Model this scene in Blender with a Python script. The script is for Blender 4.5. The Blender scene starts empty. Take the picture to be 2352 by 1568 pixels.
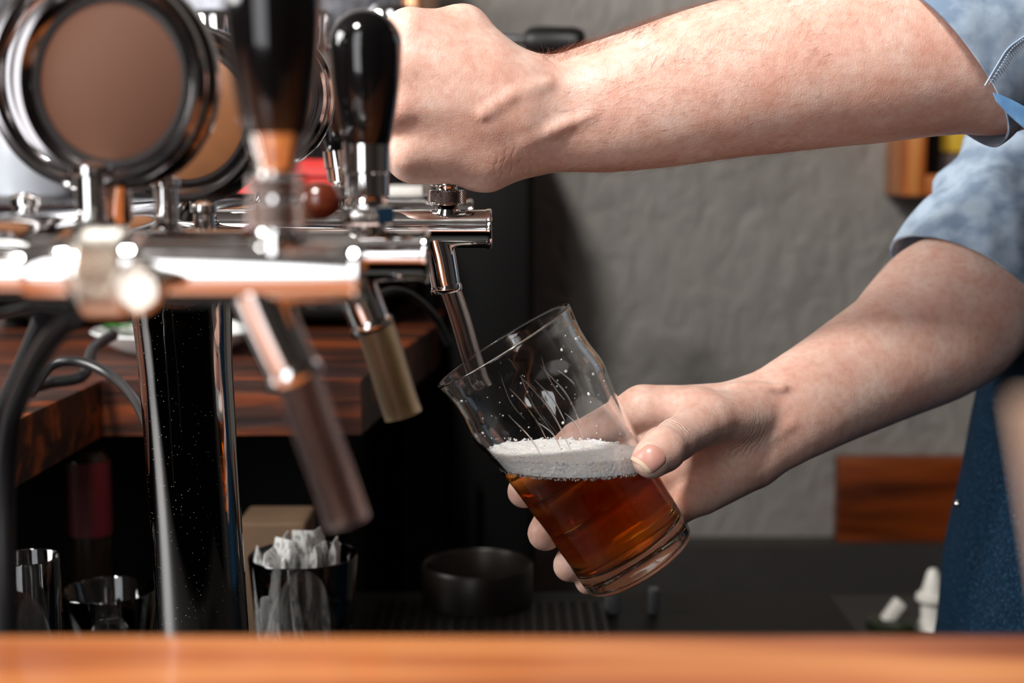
import bpy, bmesh, math, random
import numpy as np
from mathutils import Vector, Matrix, noise

random.seed(7)
rng = np.random.default_rng(7)
scene = bpy.context.scene
COL = scene.collection
PI = math.pi

# ------------------------------------------------------------------ camera
PITCH = math.radians(7.0)
CAM = Vector((0.0, -0.81, 1.25))
F_PX = 50.0/36.0*2352
FW = Vector((0, math.cos(PITCH), -math.sin(PITCH)))
UP = Vector((0, math.sin(PITCH), math.cos(PITCH)))
RT = Vector((1, 0, 0))

def P(px, py, d):
    """place in the room that is seen at photo pixel px,py at distance d along the lens axis"""
    return CAM + d*(FW + (px-1176)/F_PX*RT - (py-784)/F_PX*UP)

def PZ(px, py, z):
    r = FW + (px-1176)/F_PX*RT - (py-784)/F_PX*UP
    t = (z-CAM.z)/r.z
    return CAM + t*r

cam_data = bpy.data.cameras.new('camera')
cam = bpy.data.objects.new('camera', cam_data)
COL.objects.link(cam)
cam.location = CAM
cam.rotation_euler = (math.radians(90)-PITCH, 0, 0)
cam_data.lens = 50
cam_data.sensor_width = 36
cam_data.clip_start = 0.02
cam_data.dof.use_dof = True
cam_data.dof.focus_distance = 0.812
cam_data.dof.aperture_fstop = 5.2
scene.camera = cam

# ------------------------------------------------------------------ materials
def srgb(r, g, b):
    f = lambda c: ((c/255+0.055)/1.055)**2.4 if c > 10 else c/255/12.92
    return (f(r), f(g), f(b), 1)

def new_mat(name):
    m = bpy.data.materials.new(name)
    m.use_nodes = True
    nt = m.node_tree
    return m, nt, nt.nodes['Principled BSDF']

def N(nt, typ, **kw):
    n = nt.nodes.new(typ)
    for k, v in kw.items():
        if k in ('operation', 'blend_type', 'feature', 'wave_type', 'bands_direction', 'data_type', 'noise_dimensions', 'distance'):
            setattr(n, k, v)
        else:
            n.inputs[k].default_value = v
    return n

def L(nt, a, b):
    nt.links.new(a, b)

def coords(nt, scale=(1, 1, 1), rot=(0, 0, 0)):
    tc = nt.nodes.new('ShaderNodeTexCoord')
    mp = nt.nodes.new('ShaderNodeMapping')
    mp.inputs['Scale'].default_value = scale
    mp.inputs['Rotation'].default_value = rot
    L(nt, tc.outputs['Object'], mp.inputs['Vector'])
    return mp.outputs['Vector']

def ramp(nt, fac, stops):
    r = nt.nodes.new('ShaderNodeValToRGB')
    e = r.color_ramp.elements
    e[0].position, e[0].color = stops[0]
    e[1].position, e[1].color = stops[-1]
    for p_, c_ in stops[1:-1]:
        x = e.new(p_); x.color = c_
    L(nt, fac, r.inputs['Fac'])
    return r.outputs['Color']

def add_bump(nt, bsdf, height, strength, dist, prev=None):
    b = nt.nodes.new('ShaderNodeBump')
    b.inputs['Strength'].default_value = strength
    b.inputs['Distance'].default_value = dist
    L(nt, height, b.inputs['Height'])
    if prev is not None:
        L(nt, prev, b.inputs['Normal'])
    L(nt, b.outputs['Normal'], bsdf.inputs['Normal'])
    return b.outputs['Normal']

def simple(name, col, rough=0.5, metal=0.0, var=0.08, scale=30, bump=0.0, spec=0.5, coat=0.0):
    m, nt, b = new_mat(name)
    v = coords(nt)
    n = N(nt, 'ShaderNodeTexNoise', Scale=scale, Detail=4.0)
    L(nt, v, n.inputs['Vector'])
    c0 = tuple(max(0, c*(1-var)) for c in col[:3])+(1,)
    c1 = tuple(min(1, c*(1+var)) for c in col[:3])+(1,)
    L(nt, ramp(nt, n.outputs['Fac'], [(0.3, c0), (0.7, c1)]), b.inputs['Base Color'])
    b.inputs['Roughness'].default_value = rough
    b.inputs['Metallic'].default_value = metal
    b.inputs['Specular IOR Level'].default_value = spec
    b.inputs['Coat Weight'].default_value = coat
    if bump > 0:
        add_bump(nt, b, n.outputs['Fac'], bump, 0.002)
    return m

def chrome(name, col=(0.80, 0.79, 0.78, 1), rough=0.06, wobble=0.0, dust=0.0):
    m, nt, b = new_mat(name)
    v = coords(nt)
    b.inputs['Base Color'].default_value = col
    b.inputs['Metallic'].default_value = 1.0
    n = N(nt, 'ShaderNodeTexNoise', Scale=90.0, Detail=5.0)
    L(nt, v, n.inputs['Vector'])
    mr = N(nt, 'ShaderNodeMapRange')
    mr.inputs['To Min'].default_value = rough*0.6
    mr.inputs['To Max'].default_value = rough*1.8
    L(nt, n.outputs['Fac'], mr.inputs['Value'])
    L(nt, mr.outputs['Result'], b.inputs['Roughness'])
    if wobble > 0:
        n2 = N(nt, 'ShaderNodeTexNoise', Scale=22.0, Detail=1.0)
        v2 = coords(nt, (1, 1, 0.22))
        L(nt, v2, n2.inputs['Vector'])
        add_bump(nt, b, n2.outputs['Fac'], wobble, 0.006)
    if dust > 0:
        vo = N(nt, 'ShaderNodeTexVoronoi', Scale=420.0)
        L(nt, v, vo.inputs['Vector'])
        n3 = N(nt, 'ShaderNodeTexNoise', Scale=60.0)
        L(nt, v, n3.inputs['Vector'])
        lt = N(nt, 'ShaderNodeMath', operation='LESS_THAN')
        L(nt, vo.outputs['Distance'], lt.inputs[0])
        mu = N(nt, 'ShaderNodeMath', operation='MULTIPLY')
        L(nt, n3.outputs['Fac'], mu.inputs[0]); mu.inputs[1].default_value = dust
        L(nt, mu.outputs[0], lt.inputs[1])
        sub = N(nt, 'ShaderNodeMath', operation='SUBTRACT')
        sub.inputs[0].default_value = 1.0
        L(nt, lt.outputs[0], sub.inputs[1])
        L(nt, sub.outputs[0], b.inputs['Metallic'])
        r = ramp(nt, lt.outputs[0], [(0, col), (1, srgb(190, 180, 165))])
        L(nt, r, b.inputs['Base Color'])
    return m

def wood(name, dark, mid, light, along='X', scale=1.0, rough=0.35, coat=0.3, bump=0.2, knots=False):
    m, nt, b = new_mat(name)
    s = {'X': (1.2, 14, 14), 'Y': (14, 1.2, 14), 'Z': (14, 14, 1.2)}[along]
    v = coords(nt, tuple(a*scale for a in s))
    n0 = N(nt, 'ShaderNodeTexNoise', Scale=1.3, Detail=3.0, Distortion=1.2)
    L(nt, v, n0.inputs['Vector'])
    n1 = N(nt, 'ShaderNodeTexNoise', Scale=5.0, Detail=8.0, Distortion=0.6)
    L(nt, v, n1.inputs['Vector'])
    mx = N(nt, 'ShaderNodeMath', operation='MULTIPLY_ADD')
    L(nt, n0.outputs['Fac'], mx.inputs[0]); mx.inputs[1].default_value = 0.7
    m2 = N(nt, 'ShaderNodeMath', operation='MULTIPLY')
    L(nt, n1.outputs['Fac'], m2.inputs[0]); m2.inputs[1].default_value = 0.3
    L(nt, m2.outputs[0], mx.inputs[2])
    L(nt, ramp(nt, mx.outputs[0], [(0.36, dark), (0.5, mid), (0.64, light)]), b.inputs['Base Color'])
    b.inputs['Roughness'].default_value = rough
    b.inputs['Coat Weight'].default_value = coat
    b.inputs['Coat Roughness'].default_value = 0.12
    if bump > 0:
        add_bump(nt, b, n1.outputs['Fac'], bump, 0.002)
    return m

def glass_mat(name, col=(1, 1, 1, 1), rough=0.0, ior=1.5, weight=1.0):
    m, nt, b = new_mat(name)
    b.inputs['Base Color'].default_value = col
    b.inputs['Transmission Weight'].default_value = weight
    b.inputs['Roughness'].default_value = rough
    b.inputs['IOR'].default_value = ior
    return m

M = {}
M['chrome'] = chrome('chrome_metal', rough=0.05)
M['chrome_dusty'] = chrome('dusty_wavy_chrome', (0.55, 0.54, 0.54, 1), rough=0.05, wobble=0.38, dust=0.16)
M['nickel'] = chrome('brushed_nickel', (0.62, 0.57, 0.50, 1), rough=0.25)
M['dark_chrome'] = chrome('dark_bezel_chrome', (0.27, 0.255, 0.26, 1), rough=0.10)
M['steel'] = chrome('machine_steel', (0.26, 0.26, 0.28, 1), rough=0.22)
M['copper'] = chrome('copper_panel', (0.70, 0.34, 0.18, 1), rough=0.3)
M['black_gloss'] = simple('glossy_black_handle', (0.004, 0.0035, 0.004, 1), 0.08, spec=0.4, coat=0.25)
M['black_grip'] = simple('black_rubber_grip', (0.006, 0.0055, 0.0055, 1), 0.42, spec=0.3)
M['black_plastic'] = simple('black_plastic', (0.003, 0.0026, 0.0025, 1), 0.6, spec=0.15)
M['cable'] = simple('black_cable_rubber', (0.014, 0.014, 0.015, 1), 0.3)
M['badge'] = simple('brown_badge_face', srgb(84, 48, 27), 0.8, var=0.04, scale=12)
M['badge_back'] = simple('tan_badge_face', srgb(150, 98, 60), 0.5, var=0.08, scale=60)
M['badge_line'] = simple('badge_dark_ring', (0.01, 0.008, 0.008, 1), 0.4)
M['red_knob'] = simple('brown_bakelite', srgb(92, 38, 22), 0.2, coat=0.6)
M['bar_wood'] = wood('varnished_bar_wood', srgb(122, 60, 28), srgb(182, 100, 50), srgb(226, 148, 84), 'X', 1.0, 0.32, 0.35, 0.1)
M['counter_wood'] = wood('dark_stained_wood', srgb(20, 9, 5), srgb(62, 28, 13), srgb(150, 70, 26), 'X', 1.5, 0.5, 0.04, 0.5)
M['board_wood'] = wood('knotty_orange_wood', srgb(84, 34, 10), srgb(140, 62, 18), srgb(176, 90, 32), 'X', 0.9, 0.4, 0.2, 0.2)
M['frame_wood'] = wood('orange_frame_wood', srgb(158, 78, 28), srgb(206, 118, 54), srgb(232, 158, 92), 'Z', 1.2, 0.4, 0.2, 0.1)
M['workbench'] = simple('dark_workbench_top', (0.004, 0.0033, 0.003, 1), 0.5, spec=0.25)
M['red'] = simple('red_plastic', srgb(214, 62, 58), 0.45)
M['dark_red'] = simple('dark_red_label', srgb(84, 8, 16), 0.5)
M['white'] = simple('white_ceramic', srgb(232, 232, 230), 0.18)
M['white_matte'] = simple('white_plastic', srgb(228, 224, 216), 0.4)
M['cream'] = simple('cream_paper', srgb(214, 186, 164), 0.7)
M['beige_board'] = simple('beige_cardboard', srgb(112, 88, 66), 0.8)
M['green'] = simple('green_leaf', srgb(70, 140, 50), 0.5)
M['yellow'] = simple('yellow_plastic', srgb(240, 196, 60), 0.5)
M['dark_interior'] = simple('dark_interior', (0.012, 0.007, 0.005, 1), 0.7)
M['floor'] = simple('dark_floor', (0.03, 0.024, 0.02, 1), 0.5)
M['side_wall'] = simple('dim_side_wall', (0.05, 0.042, 0.038, 1), 0.8)
M['ceiling'] = simple('dark_ceiling', (0.06, 0.05, 0.045, 1), 0.8)
M['trim'] = simple('grey_ledge', (0.055, 0.05, 0.047, 1), 0.6)
M['nozzle_glass'] = glass_mat('bottle_green_glass', (0.35, 0.5, 0.25, 1), 0.02)
M['glass'] = glass_mat('clear_glass')
M['tube_clear'] = glass_mat('clear_vinyl_tube', (0.88, 0.84, 0.82, 1), 0.14, 1.42)
M['tube_grey'] = glass_mat('smoky_vinyl_tube', (0.72, 0.62, 0.60, 1), 0.22, 1.35)
M['tube_tan'] = glass_mat('yellowed_vinyl_tube', (0.86, 0.74, 0.52, 1), 0.3, 1.35)

# knurled metal
m, nt, b = new_mat('knurled_chrome')
tc = nt.nodes.new('ShaderNodeTexCoord')
b.inputs['Base Color'].default_value = (0.78, 0.75, 0.73, 1)
b.inputs['Metallic'].default_value = 1
b.inputs['Roughness'].default_value = 0.16
b.inputs['Base Color'].default_value = (0.62, 0.58, 0.56, 1); b.inputs['Roughness'].default_value = 0.22
M['knurl'] = m

# plaster wall
m, nt, b = new_mat('grey_plaster')
v = coords(nt)
n1 = N(nt, 'ShaderNodeTexNoise', Scale=9.0, Detail=6.0, Distortion=0.8); L(nt, v, n1.inputs['Vector'])
v2 = coords(nt, (1.0, 1, 0.6), (0, 0.6, 0))
n2 = N(nt, 'ShaderNodeTexNoise', Scale=26.0, Detail=4.0, Distortion=1.2); L(nt, v2, n2.inputs['Vector'])
L(nt, ramp(nt, n1.outputs['Fac'], [(0.3, srgb(154, 149, 143)), (0.7, srgb(168, 163, 156))]), b.inputs['Base Color'])
b.inputs['Roughness'].default_value = 0.6
nrm = add_bump(nt, b, n2.outputs['Fac'], 0.55, 0.02)
M['plaster'] = m

# skin
m, nt, b = new_mat('pale_skin')
v = coords(nt)
n1 = N(nt, 'ShaderNodeTexNoise', Scale=42.0, Detail=5.0); L(nt, v, n1.inputs['Vector'])
n2 = N(nt, 'ShaderNodeTexNoise', Scale=220.0, Detail=3.0); L(nt, v, n2.inputs['Vector'])
c1 = ramp(nt, n1.outputs['Fac'], [(0.32, srgb(228, 180, 162)), (0.5, srgb(233, 192, 175)), (0.68, srgb(238, 205, 190))])
mixc = nt.nodes.new('ShaderNodeMix'); mixc.data_type = 'RGBA'; mixc.blend_type = 'MULTIPLY'
mixc.inputs[0].default_value = 1.0
L(nt, c1, mixc.inputs[6])
L(nt, ramp(nt, n2.outputs['Fac'], [(0.3, (0.90, 0.82, 0.79, 1)), (0.6, (1, 1, 1, 1))]), mixc.inputs[7])
L(nt, mixc.outputs[2], b.inputs['Base Color'])
b.inputs['Subsurface Weight'].default_value = 0.5
b.inputs['Subsurface Radius'].default_value = (1.0, 0.35, 0.18)
b.inputs['Subsurface Scale'].default_value = 0.0045
b.inputs['Roughness'].default_value = 0.46
b.inputs['Specular IOR Level'].default_value = 0.42
vo = N(nt, 'ShaderNodeTexVoronoi', Scale=950.0); L(nt, v, vo.inputs['Vector'])
n3 = N(nt, 'ShaderNodeTexNoise', Scale=620.0, Detail=2.0); L(nt, coords(nt, (1.6, 1, 0.5)), n3.inputs['Vector'])
b1 = add_bump(nt, b, vo.outputs['Distance'], 0.16, 0.0006)
b2 = add_bump(nt, b, n3.outputs['Fac'], 0.14, 0.0006, b1)
n4 = N(nt, 'ShaderNodeTexNoise', Scale=70.0, Detail=3.0); L(nt, v, n4.inputs['Vector'])
b3 = add_bump(nt, b, n4.outputs['Fac'], 0.3, 0.0015, b2)
# skin folds at the thumb joint, the thumb base and the wrist
PO = Vector((.45, .2, 0))
def folds(centre, mcentre, mrad, pitch, strength, prev, dist):
    tc = nt.nodes.new('ShaderNodeTexCoord')
    d1 = N(nt, 'ShaderNodeVectorMath', operation='DISTANCE'); L(nt, tc.outputs['Object'], d1.inputs[0]); d1.inputs[1].default_value = centre-PO
    d2 = N(nt, 'ShaderNodeVectorMath', operation='DISTANCE'); L(nt, tc.outputs['Object'], d2.inputs[0]); d2.inputs[1].default_value = mcentre-PO
    nz = N(nt, 'ShaderNodeTexNoise', Scale=120.0, Detail=2.0); L(nt, tc.outputs['Object'], nz.inputs['Vector'])
    ph = N(nt, 'ShaderNodeMath', operation='MULTIPLY_ADD'); L(nt, d1.outputs['Value'], ph.inputs[0]); ph.inputs[1].default_value = 2*PI/pitch
    na = N(nt, 'ShaderNodeMath', operation='MULTIPLY'); L(nt, nz.outputs['Fac'], na.inputs[0]); na.inputs[1].default_value = 9.0
    L(nt, na.outputs[0], ph.inputs[2])
    sn = N(nt, 'ShaderNodeMath', operation='SINE'); L(nt, ph.outputs[0], sn.inputs[0])
    ab = N(nt, 'ShaderNodeMath', operation='ABSOLUTE'); L(nt, sn.outputs[0], ab.inputs[0])
    pw = N(nt, 'ShaderNodeMath', operation='POWER'); L(nt, ab.outputs[0], pw.inputs[0]); pw.inputs[1].default_value = 0.6
    mr = N(nt, 'ShaderNodeMapRange'); mr.inputs['From Min'].default_value = mrad; mr.inputs['From Max'].default_value = mrad*.45
    mr.inputs['To Min'].default_value = 0; mr.inputs['To Max'].default_value = 1
    L(nt, d2.outputs['Value'], mr.inputs['Value'])
    mu = N(nt, 'ShaderNodeMath', operation='MULTIPLY'); L(nt, pw.outputs[0], mu.inputs[0]); L(nt, mr.outputs['Result'], mu.inputs[1])
    return add_bump(nt, b, mu.outputs[0], strength, dist, prev)
b4 = folds(P(1545, 935, .83), P(1680, 975, .868), .024, .0062, .8, b3, .0011)
b5 = folds(P(1640, 940, .82), P(1553, 985, .803), .0105, .0044, .7, b4, .0007)
folds(P(1000, 330, .82), P(1175, 395, .81), .020, .0085, .5, b5, .0007)
M['skin'] = m
M['nail'] = simple('finger_nail', srgb(216, 158, 143), 0.32, var=0.03, spec=0.5)
M['nail_tip'] = simple('nail_free_edge', srgb(236, 206, 180), 0.3)
M['hair'] = simple('brown_arm_hair', srgb(128, 74, 50), 0.5)
M['head_hair'] = simple('dark_head_hair', srgb(52, 34, 24), 0.6)

# chambray
def cloth(name, c_lo, c_hi, c_weft, sc, patch=0.5):
    m, nt, b = new_mat(name)
    uv = nt.nodes.new('ShaderNodeUVMap'); uv.uv_map = 'UVMap'
    mp = nt.nodes.new('ShaderNodeMapping'); mp.inputs['Scale'].default_value = (sc, sc, sc)
    L(nt, uv.outputs['UV'], mp.inputs['Vector'])
    w1 = N(nt, 'ShaderNodeTexWave', Scale=1.0, bands_direction='X'); L(nt, mp.outputs['Vector'], w1.inputs['Vector'])
    w2 = N(nt, 'ShaderNodeTexWave', Scale=1.0, bands_direction='Y'); L(nt, mp.outputs['Vector'], w2.inputs['Vector'])
    mul = N(nt, 'ShaderNodeMath', operation='MULTIPLY'); L(nt, w1.outputs['Fac'], mul.inputs[0]); L(nt, w2.outputs['Fac'], mul.inputs[1])
    v = coords(nt)
    n1 = N(nt, 'ShaderNodeTexNoise', Scale=60.0, Detail=6.0); L(nt, v, n1.inputs['Vector'])
    c1 = ramp(nt, n1.outputs['Fac'], [(0.38, c_lo), (0.6, c_hi)])
    mx = nt.nodes.new('ShaderNodeMix'); mx.data_type = 'RGBA'
    L(nt, mul.outputs[0], mx.inputs[0]); L(nt, c1, mx.inputs[6]); mx.inputs[7].default_value = c_weft
    L(nt, mx.outputs[2], b.inputs['Base Color'])
    b.inputs['Roughness'].default_value = 0.85
    b.inputs['Sheen Weight'].default_value = 0.2
    b.inputs['Specular IOR Level'].default_value = 0.15
    b1 = add_bump(nt, b, mul.outputs[0], 0.4, 0.0006)
    add_bump(nt, b, n1.outputs['Fac'], 0.25, 0.002, b1)
    return m
M['shirt'] = cloth('light_blue_chambray', srgb(96, 122, 152), srgb(158, 178, 198), srgb(196, 207, 218), 5200)
M['lining'] = cloth('blue_sleeve_lining', srgb(60, 110, 160), srgb(110, 160, 205), srgb(140, 180, 215), 2600)
M['thread'] = simple('pale_stitching', srgb(170, 190, 212), 0.8)
# denim apron
m, nt, b = new_mat('dark_blue_denim')
v = coords(nt)
n1 = N(nt, 'ShaderNodeTexNoise', Scale=900.0, Detail=3.0); L(nt, coords(nt, (1, 1, 0.5)), n1.inputs['Vector'])
n2 = N(nt, 'ShaderNodeTexNoise', Scale=25.0, Detail=4.0); L(nt, v, n2.inputs['Vector'])
c1 = ramp(nt, n1.outputs['Fac'], [(0.35, srgb(3, 20, 36)), (0.58, srgb(10, 42, 64)), (0.78, srgb(70, 92, 112))])
L(nt, c1, b.inputs['Base Color'])
b.inputs['Roughness'].default_value = 0.85
b.inputs['Specular IOR Level'].default_value = 0.15
add_bump(nt, b, n1.outputs['Fac'], 0.5, 0.001)
M['denim'] = m
# beer
m, nt, b = new_mat('amber_beer')
b.inputs['Base Color'].default_value = (1, 1, 1, 1)
b.inputs['Transmission Weight'].default_value = 1.0
b.inputs['Roughness'].default_value = 0.0
b.inputs['IOR'].default_value = 1.34
va = nt.nodes.new('ShaderNodeVolumeAbsorption')
va.inputs['Color'].default_value = (0.972, 0.735, 0.18, 1)
va.inputs['Density'].default_value = 66
L(nt, va.outputs['Volume'], nt.nodes['Material Output'].inputs['Volume'])
M['beer'] = m
# foam
m, nt, b = new_mat('beer_foam')
v = coords(nt)
vo = N(nt, 'ShaderNodeTexVoronoi', Scale=520.0); L(nt, v, vo.inputs['Vector'])
n1 = N(nt, 'ShaderNodeTexNoise', Scale=90.0, Detail=4.0); L(nt, v, n1.inputs['Vector'])
L(nt, ramp(nt, vo.outputs['Distance'], [(0.0, srgb(214, 202, 192)), (0.3, srgb(252, 248, 244)), (1.0, srgb(254, 251, 248))]), b.inputs['Base Color'])
b.inputs['Subsurface Weight'].default_value = 0.6
b.inputs['Subsurface Radius'].default_value = (1, 0.8, 0.6)
b.inputs['Subsurface Scale'].default_value = 0.003
b.inputs['Roughness'].default_value = 0.35
b1 = add_bump(nt, b, vo.outputs['Distance'], 0.6, 0.0012)
add_bump(nt, b, n1.outputs['Fac'], 0.4, 0.002, b1)
M['foam'] = m
# printed sugar sachet
m, nt, b = new_mat('printed_white_sachet')
v = coords(nt)
w = N(nt, 'ShaderNodeTexNoise', Scale=400.0, Detail=3.0); L(nt, coords(nt, (1, 1, 0.35)), w.inputs['Vector'])
L(nt, ramp(nt, w.outputs['Fac'], [(0.42, srgb(150, 150, 150)), (0.52, srgb(230, 230, 228))]), b.inputs['Base Color'])
b.inputs['Roughness'].default_value = 0.5
M['sachet'] = m

# ------------------------------------------------------------------ object helpers
def tag(o, label=None, cat=None, group=None, kind=None):
    if label: o['label'] = label
    if cat: o['category'] = cat
    if group: o['group'] = group
    if kind: o['kind'] = kind
    return o

WORG = {}
def empty(name, loc, label=None, cat=None, group=None, kind=None):
    o = bpy.data.objects.new(name, None)
    COL.objects.link(o)
    o.location = loc
    WORG[o.name] = Vector(loc)
    return tag(o, label, cat, group, kind)

class MB:
    def __init__(s):
        s.v = []; s.f = []; s.uv = None
    def add(s, vs, fs):
        b0 = len(s.v)
        s.v.extend(Vector(x) for x in vs)
        s.f.extend(tuple(b0+i for i in f) for f in fs)
        return s
    def box(s, lo, hi, Mx=None):
        x0, y0, z0 = lo; x1, y1, z1 = hi
        vs = [Vector(c) for c in ((x0,y0,z0),(x1,y0,z0),(x1,y1,z0),(x0,y1,z0),(x0,y0,z1),(x1,y0,z1),(x1,y1,z1),(x0,y1,z1))]
        if Mx: vs = [Mx @ c for c in vs]
        return s.add(vs, [(0,3,2,1),(4,5,6,7),(0,1,5,4),(1,2,6,5),(2,3,7,6),(3,0,4,7)])
    def rbox(s, lo, hi, r, Mx=None, seg=3):
        bm = bmesh.new()
        x0, y0, z0 = lo; x1, y1, z1 = hi
        bmesh.ops.create_cube(bm, size=1)
        for q in bm.verts:
            q.co = Vector((x0+(q.co.x+.5)*(x1-x0), y0+(q.co.y+.5)*(y1-y0), z0+(q.co.z+.5)*(z1-z0)))
        bmesh.ops.bevel(bm, geom=bm.edges[:], offset=r, segments=seg, profile=0.5, affect='EDGES')
        vs = [(Mx @ q.co if Mx else q.co.copy()) for q in bm.verts]
        bm.verts.index_update()
        fs = [tuple(q.index for q in f.verts) for f in bm.faces]
        bm.free()
        return s.add(vs, fs)
    def lathe(s, prof, Mx=None, seg=48, closed=False):
        """prof: list of (r, z); r=0 closes with a pole"""
        Mx = Mx or Matrix.Identity(4)
        rings = []
        vs = []; fs = []
        for r, z in prof:
            if r < 1e-7:
                rings.append([len(vs)]); vs.append(Mx @ Vector((0, 0, z)))
            else:
                rings.append(list(range(len(vs), len(vs)+seg)))
                for k in range(seg):
                    a = 2*PI*k/seg
                    vs.append(Mx @ Vector((r*math.cos(a), r*math.sin(a), z)))
        pairs = list(zip(rings[:-1], rings[1:]))
        if closed: pairs.append((rings[-1], rings[0]))
        for A, B in pairs:
            if len(A) == 1 and len(B) == 1: continue
            for k in range(seg):
                k2 = (k+1) % seg
                if len(A) == 1: fs.append((A[0], B[k2], B[k]))
                elif len(B) == 1: fs.append((A[k], A[k2], B[0]))
                else: fs.append((A[k], A[k2], B[k2], B[k]))
        return s.add(vs, fs)
    def tube(s, pts, rad, seg=16, caps=True, ell=None, smooth=4, uvscale=None):
        pts = [Vector(q) for q in pts]
        n0 = len(pts)
        if not hasattr(rad, '__len__'): rad = [rad]*n0
        if smooth > 1 and n0 > 2:
            pts, rad = spline(pts, rad, smooth)
        n = len(pts)
        tang = []
        for i in range(n):
            t = pts[min(i+1, n-1)]-pts[max(i-1, 0)]
            tang.append(t.normalized())
        up = Vector((0, 0, 1)) if abs(tang[0].z) < 0.9 else Vector((0, 1, 0))
        u = (up-tang[0]*up.dot(tang[0])).normalized()
        vs = []; fs = []
        for i in range(n):
            u = (u-tang[i]*u.dot(tang[i])).normalized()
            w = tang[i].cross(u)
            for k in range(seg):
                a = 2*PI*k/seg
                vs.append(pts[i]+rad[i]*(math.cos(a)*u+math.sin(a)*w))
        for i in range(n-1):
            for k in range(seg):
                k2 = (k+1) % seg
                fs.append((i*seg+k, i*seg+k2, (i+1)*seg+k2, (i+1)*seg+k))
        if caps:
            fs.append(tuple(range(seg-1, -1, -1)))
            fs.append(tuple((n-1)*seg+k for k in range(seg)))
        return s.add(vs, fs)
    def sphere(s, c, r, seg=12, rings=8, sc=(1, 1, 1)):
        prof = [(r*math.sin(PI*i/rings) if 0 < i < rings else 0, -r*math.cos(PI*i/rings)) for i in range(rings+1)]
        return s.lathe(prof, Matrix.Translation(Vector(c)) @ Matrix.Diagonal((*sc, 1)), seg)
    def build(s, name, mat, parent=None, loc=None, smooth=True, angle=35, label=None, cat=None, group=None, kind=None):
        if parent is not None:
            org = WORG[parent.name]
        else:
            org = Vector(loc) if loc is not None else base_of(s.v)
        me = bpy.data.meshes.new(name)
        me.from_pydata([tuple(v-org) for v in s.v], [], s.f)
        me.validate()
        if s.uv is not None and len(me.loops):
            ul = me.uv_layers.new(name='UVMap')
            for lp in me.loops:
                ul.data[lp.index].uv = s.uv[lp.vertex_index]
        bm = bmesh.new(); bm.from_mesh(me)
        bmesh.ops.recalc_face_normals(bm, faces=bm.faces)
        bm.to_mesh(me); bm.free()
        if smooth:
            me.shade_smooth()
            me.set_sharp_from_angle(angle=math.radians(angle))
        o = bpy.data.objects.new(name, me)
        COL.objects.link(o)
        if parent is not None:
            o.parent = parent
        else:
            o.location = org
        WORG[o.name] = Vector(org)
        me.materials.append(mat if not isinstance(mat, str) else M[mat])
        return tag(o, label, cat, group, kind)

def base_of(vs):
    xs = [v.x for v in vs]; ys = [v.y for v in vs]; zs = [v.z for v in vs]
    return Vector(((min(xs)+max(xs))/2, (min(ys)+max(ys))/2, min(zs)))

def spline(pts, rad, k):
    P_ = []; R_ = []
    n = len(pts)
    for i in range(n-1):
        p0 = pts[max(i-1, 0)]; p1 = pts[i]; p2 = pts[i+1]; p3 = pts[min(i+2, n-1)]
        for j in range(k):
            t = j/k
            P_.append(0.5*((2*p1)+(-p0+p2)*t+(2*p0-5*p1+4*p2-p3)*t*t+(-p0+3*p1-3*p2+p3)*t**3))
            R_.append(rad[i]*(1-t)+rad[i+1]*t)
    P_.append(pts[-1]); R_.append(rad[-1])
    return P_, R_

def frame(o, z, x=None):
    z = Vector(z).normalized()
    x = Vector(x) if x is not None else (Vector((1, 0, 0)) if abs(z.x) < 0.9 else Vector((0, 1, 0)))
    x = (x-z*x.dot(z)).normalized()
    y = z.cross(x)
    R = Matrix((x, y, z)).transposed().to_4x4()
    return Matrix.Translation(Vector(o)) @ R

# ------------------------------------------------------------------ room
def struct(name, mb, mat):
    return mb.build(name, mat, smooth=False, kind='structure')
WALL_Y = 1.14
X0, X1, Y0 = -2.4, 2.3, -1.75
struct('floor', MB().box((X0-.1, Y0-.1, -0.05), (X1+.1, WALL_Y+.1, 0)), 'floor')
struct('ceiling', MB().box((X0-.1, Y0-.1, 2.85), (X1+.1, WALL_Y+.1, 2.9)), 'ceiling')
struct('wall_back', MB().box((X0-.1, WALL_Y, 0), (X1+.1, WALL_Y+.1, 2.85)), 'plaster')
LY0, LY1, LZ0, LZ1 = -1.0, 0.25, 1.45, 2.7
wl = MB()
wl.box((X0-.1, Y0, 0), (X0, LY0, 2.85)); wl.box((X0-.1, LY1, 0), (X0, WALL_Y, 2.85))
wl.box((X0-.1, LY0, 0), (X0, LY1, LZ0)); wl.box((X0-.1, LY0, LZ1), (X0, LY1, 2.85))
struct('wall_left', wl, 'side_wall')
wf = MB()
wf.box((X0-.09, LY0, LZ0), (X0+.01, LY0+.05, LZ1)); wf.box((X0-.09, LY1-.05, LZ0), (X0+.01, LY1, LZ1))
wf.box((X0-.09, LY0, LZ0), (X0+.01, LY1, LZ0+.05)); wf.box((X0-.09, LY0, LZ1-.05), (X0+.01, LY1, LZ1))
struct('window_2', wf, 'side_wall')
struct('wall_right', MB().box((X1, Y0, 0), (X1+.1, WALL_Y, 2.85)), 'side_wall')
WX0, WX1, WZ0, WZ1 = -1.10, -0.26, 1.02, 2.75
fw = MB()
fw.box((X0-.1, Y0-.1, 0), (WX0, Y0, 2.85)); fw.box((WX1, Y0-.1, 0), (X1+.1, Y0, 2.85))
fw.box((WX0, Y0-.1, 0), (WX1, Y0, WZ0)); fw.box((WX0, Y0-.1, WZ1), (WX1, Y0, 2.85))
struct('wall_front', fw, 'side_wall')
wf = MB()
wf.box((WX0, Y0-.09, WZ0), (WX0+.05, Y0+.01, WZ1)); wf.box((WX1-.05, Y0-.09, WZ0), (WX1, Y0+.01, WZ1))
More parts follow.
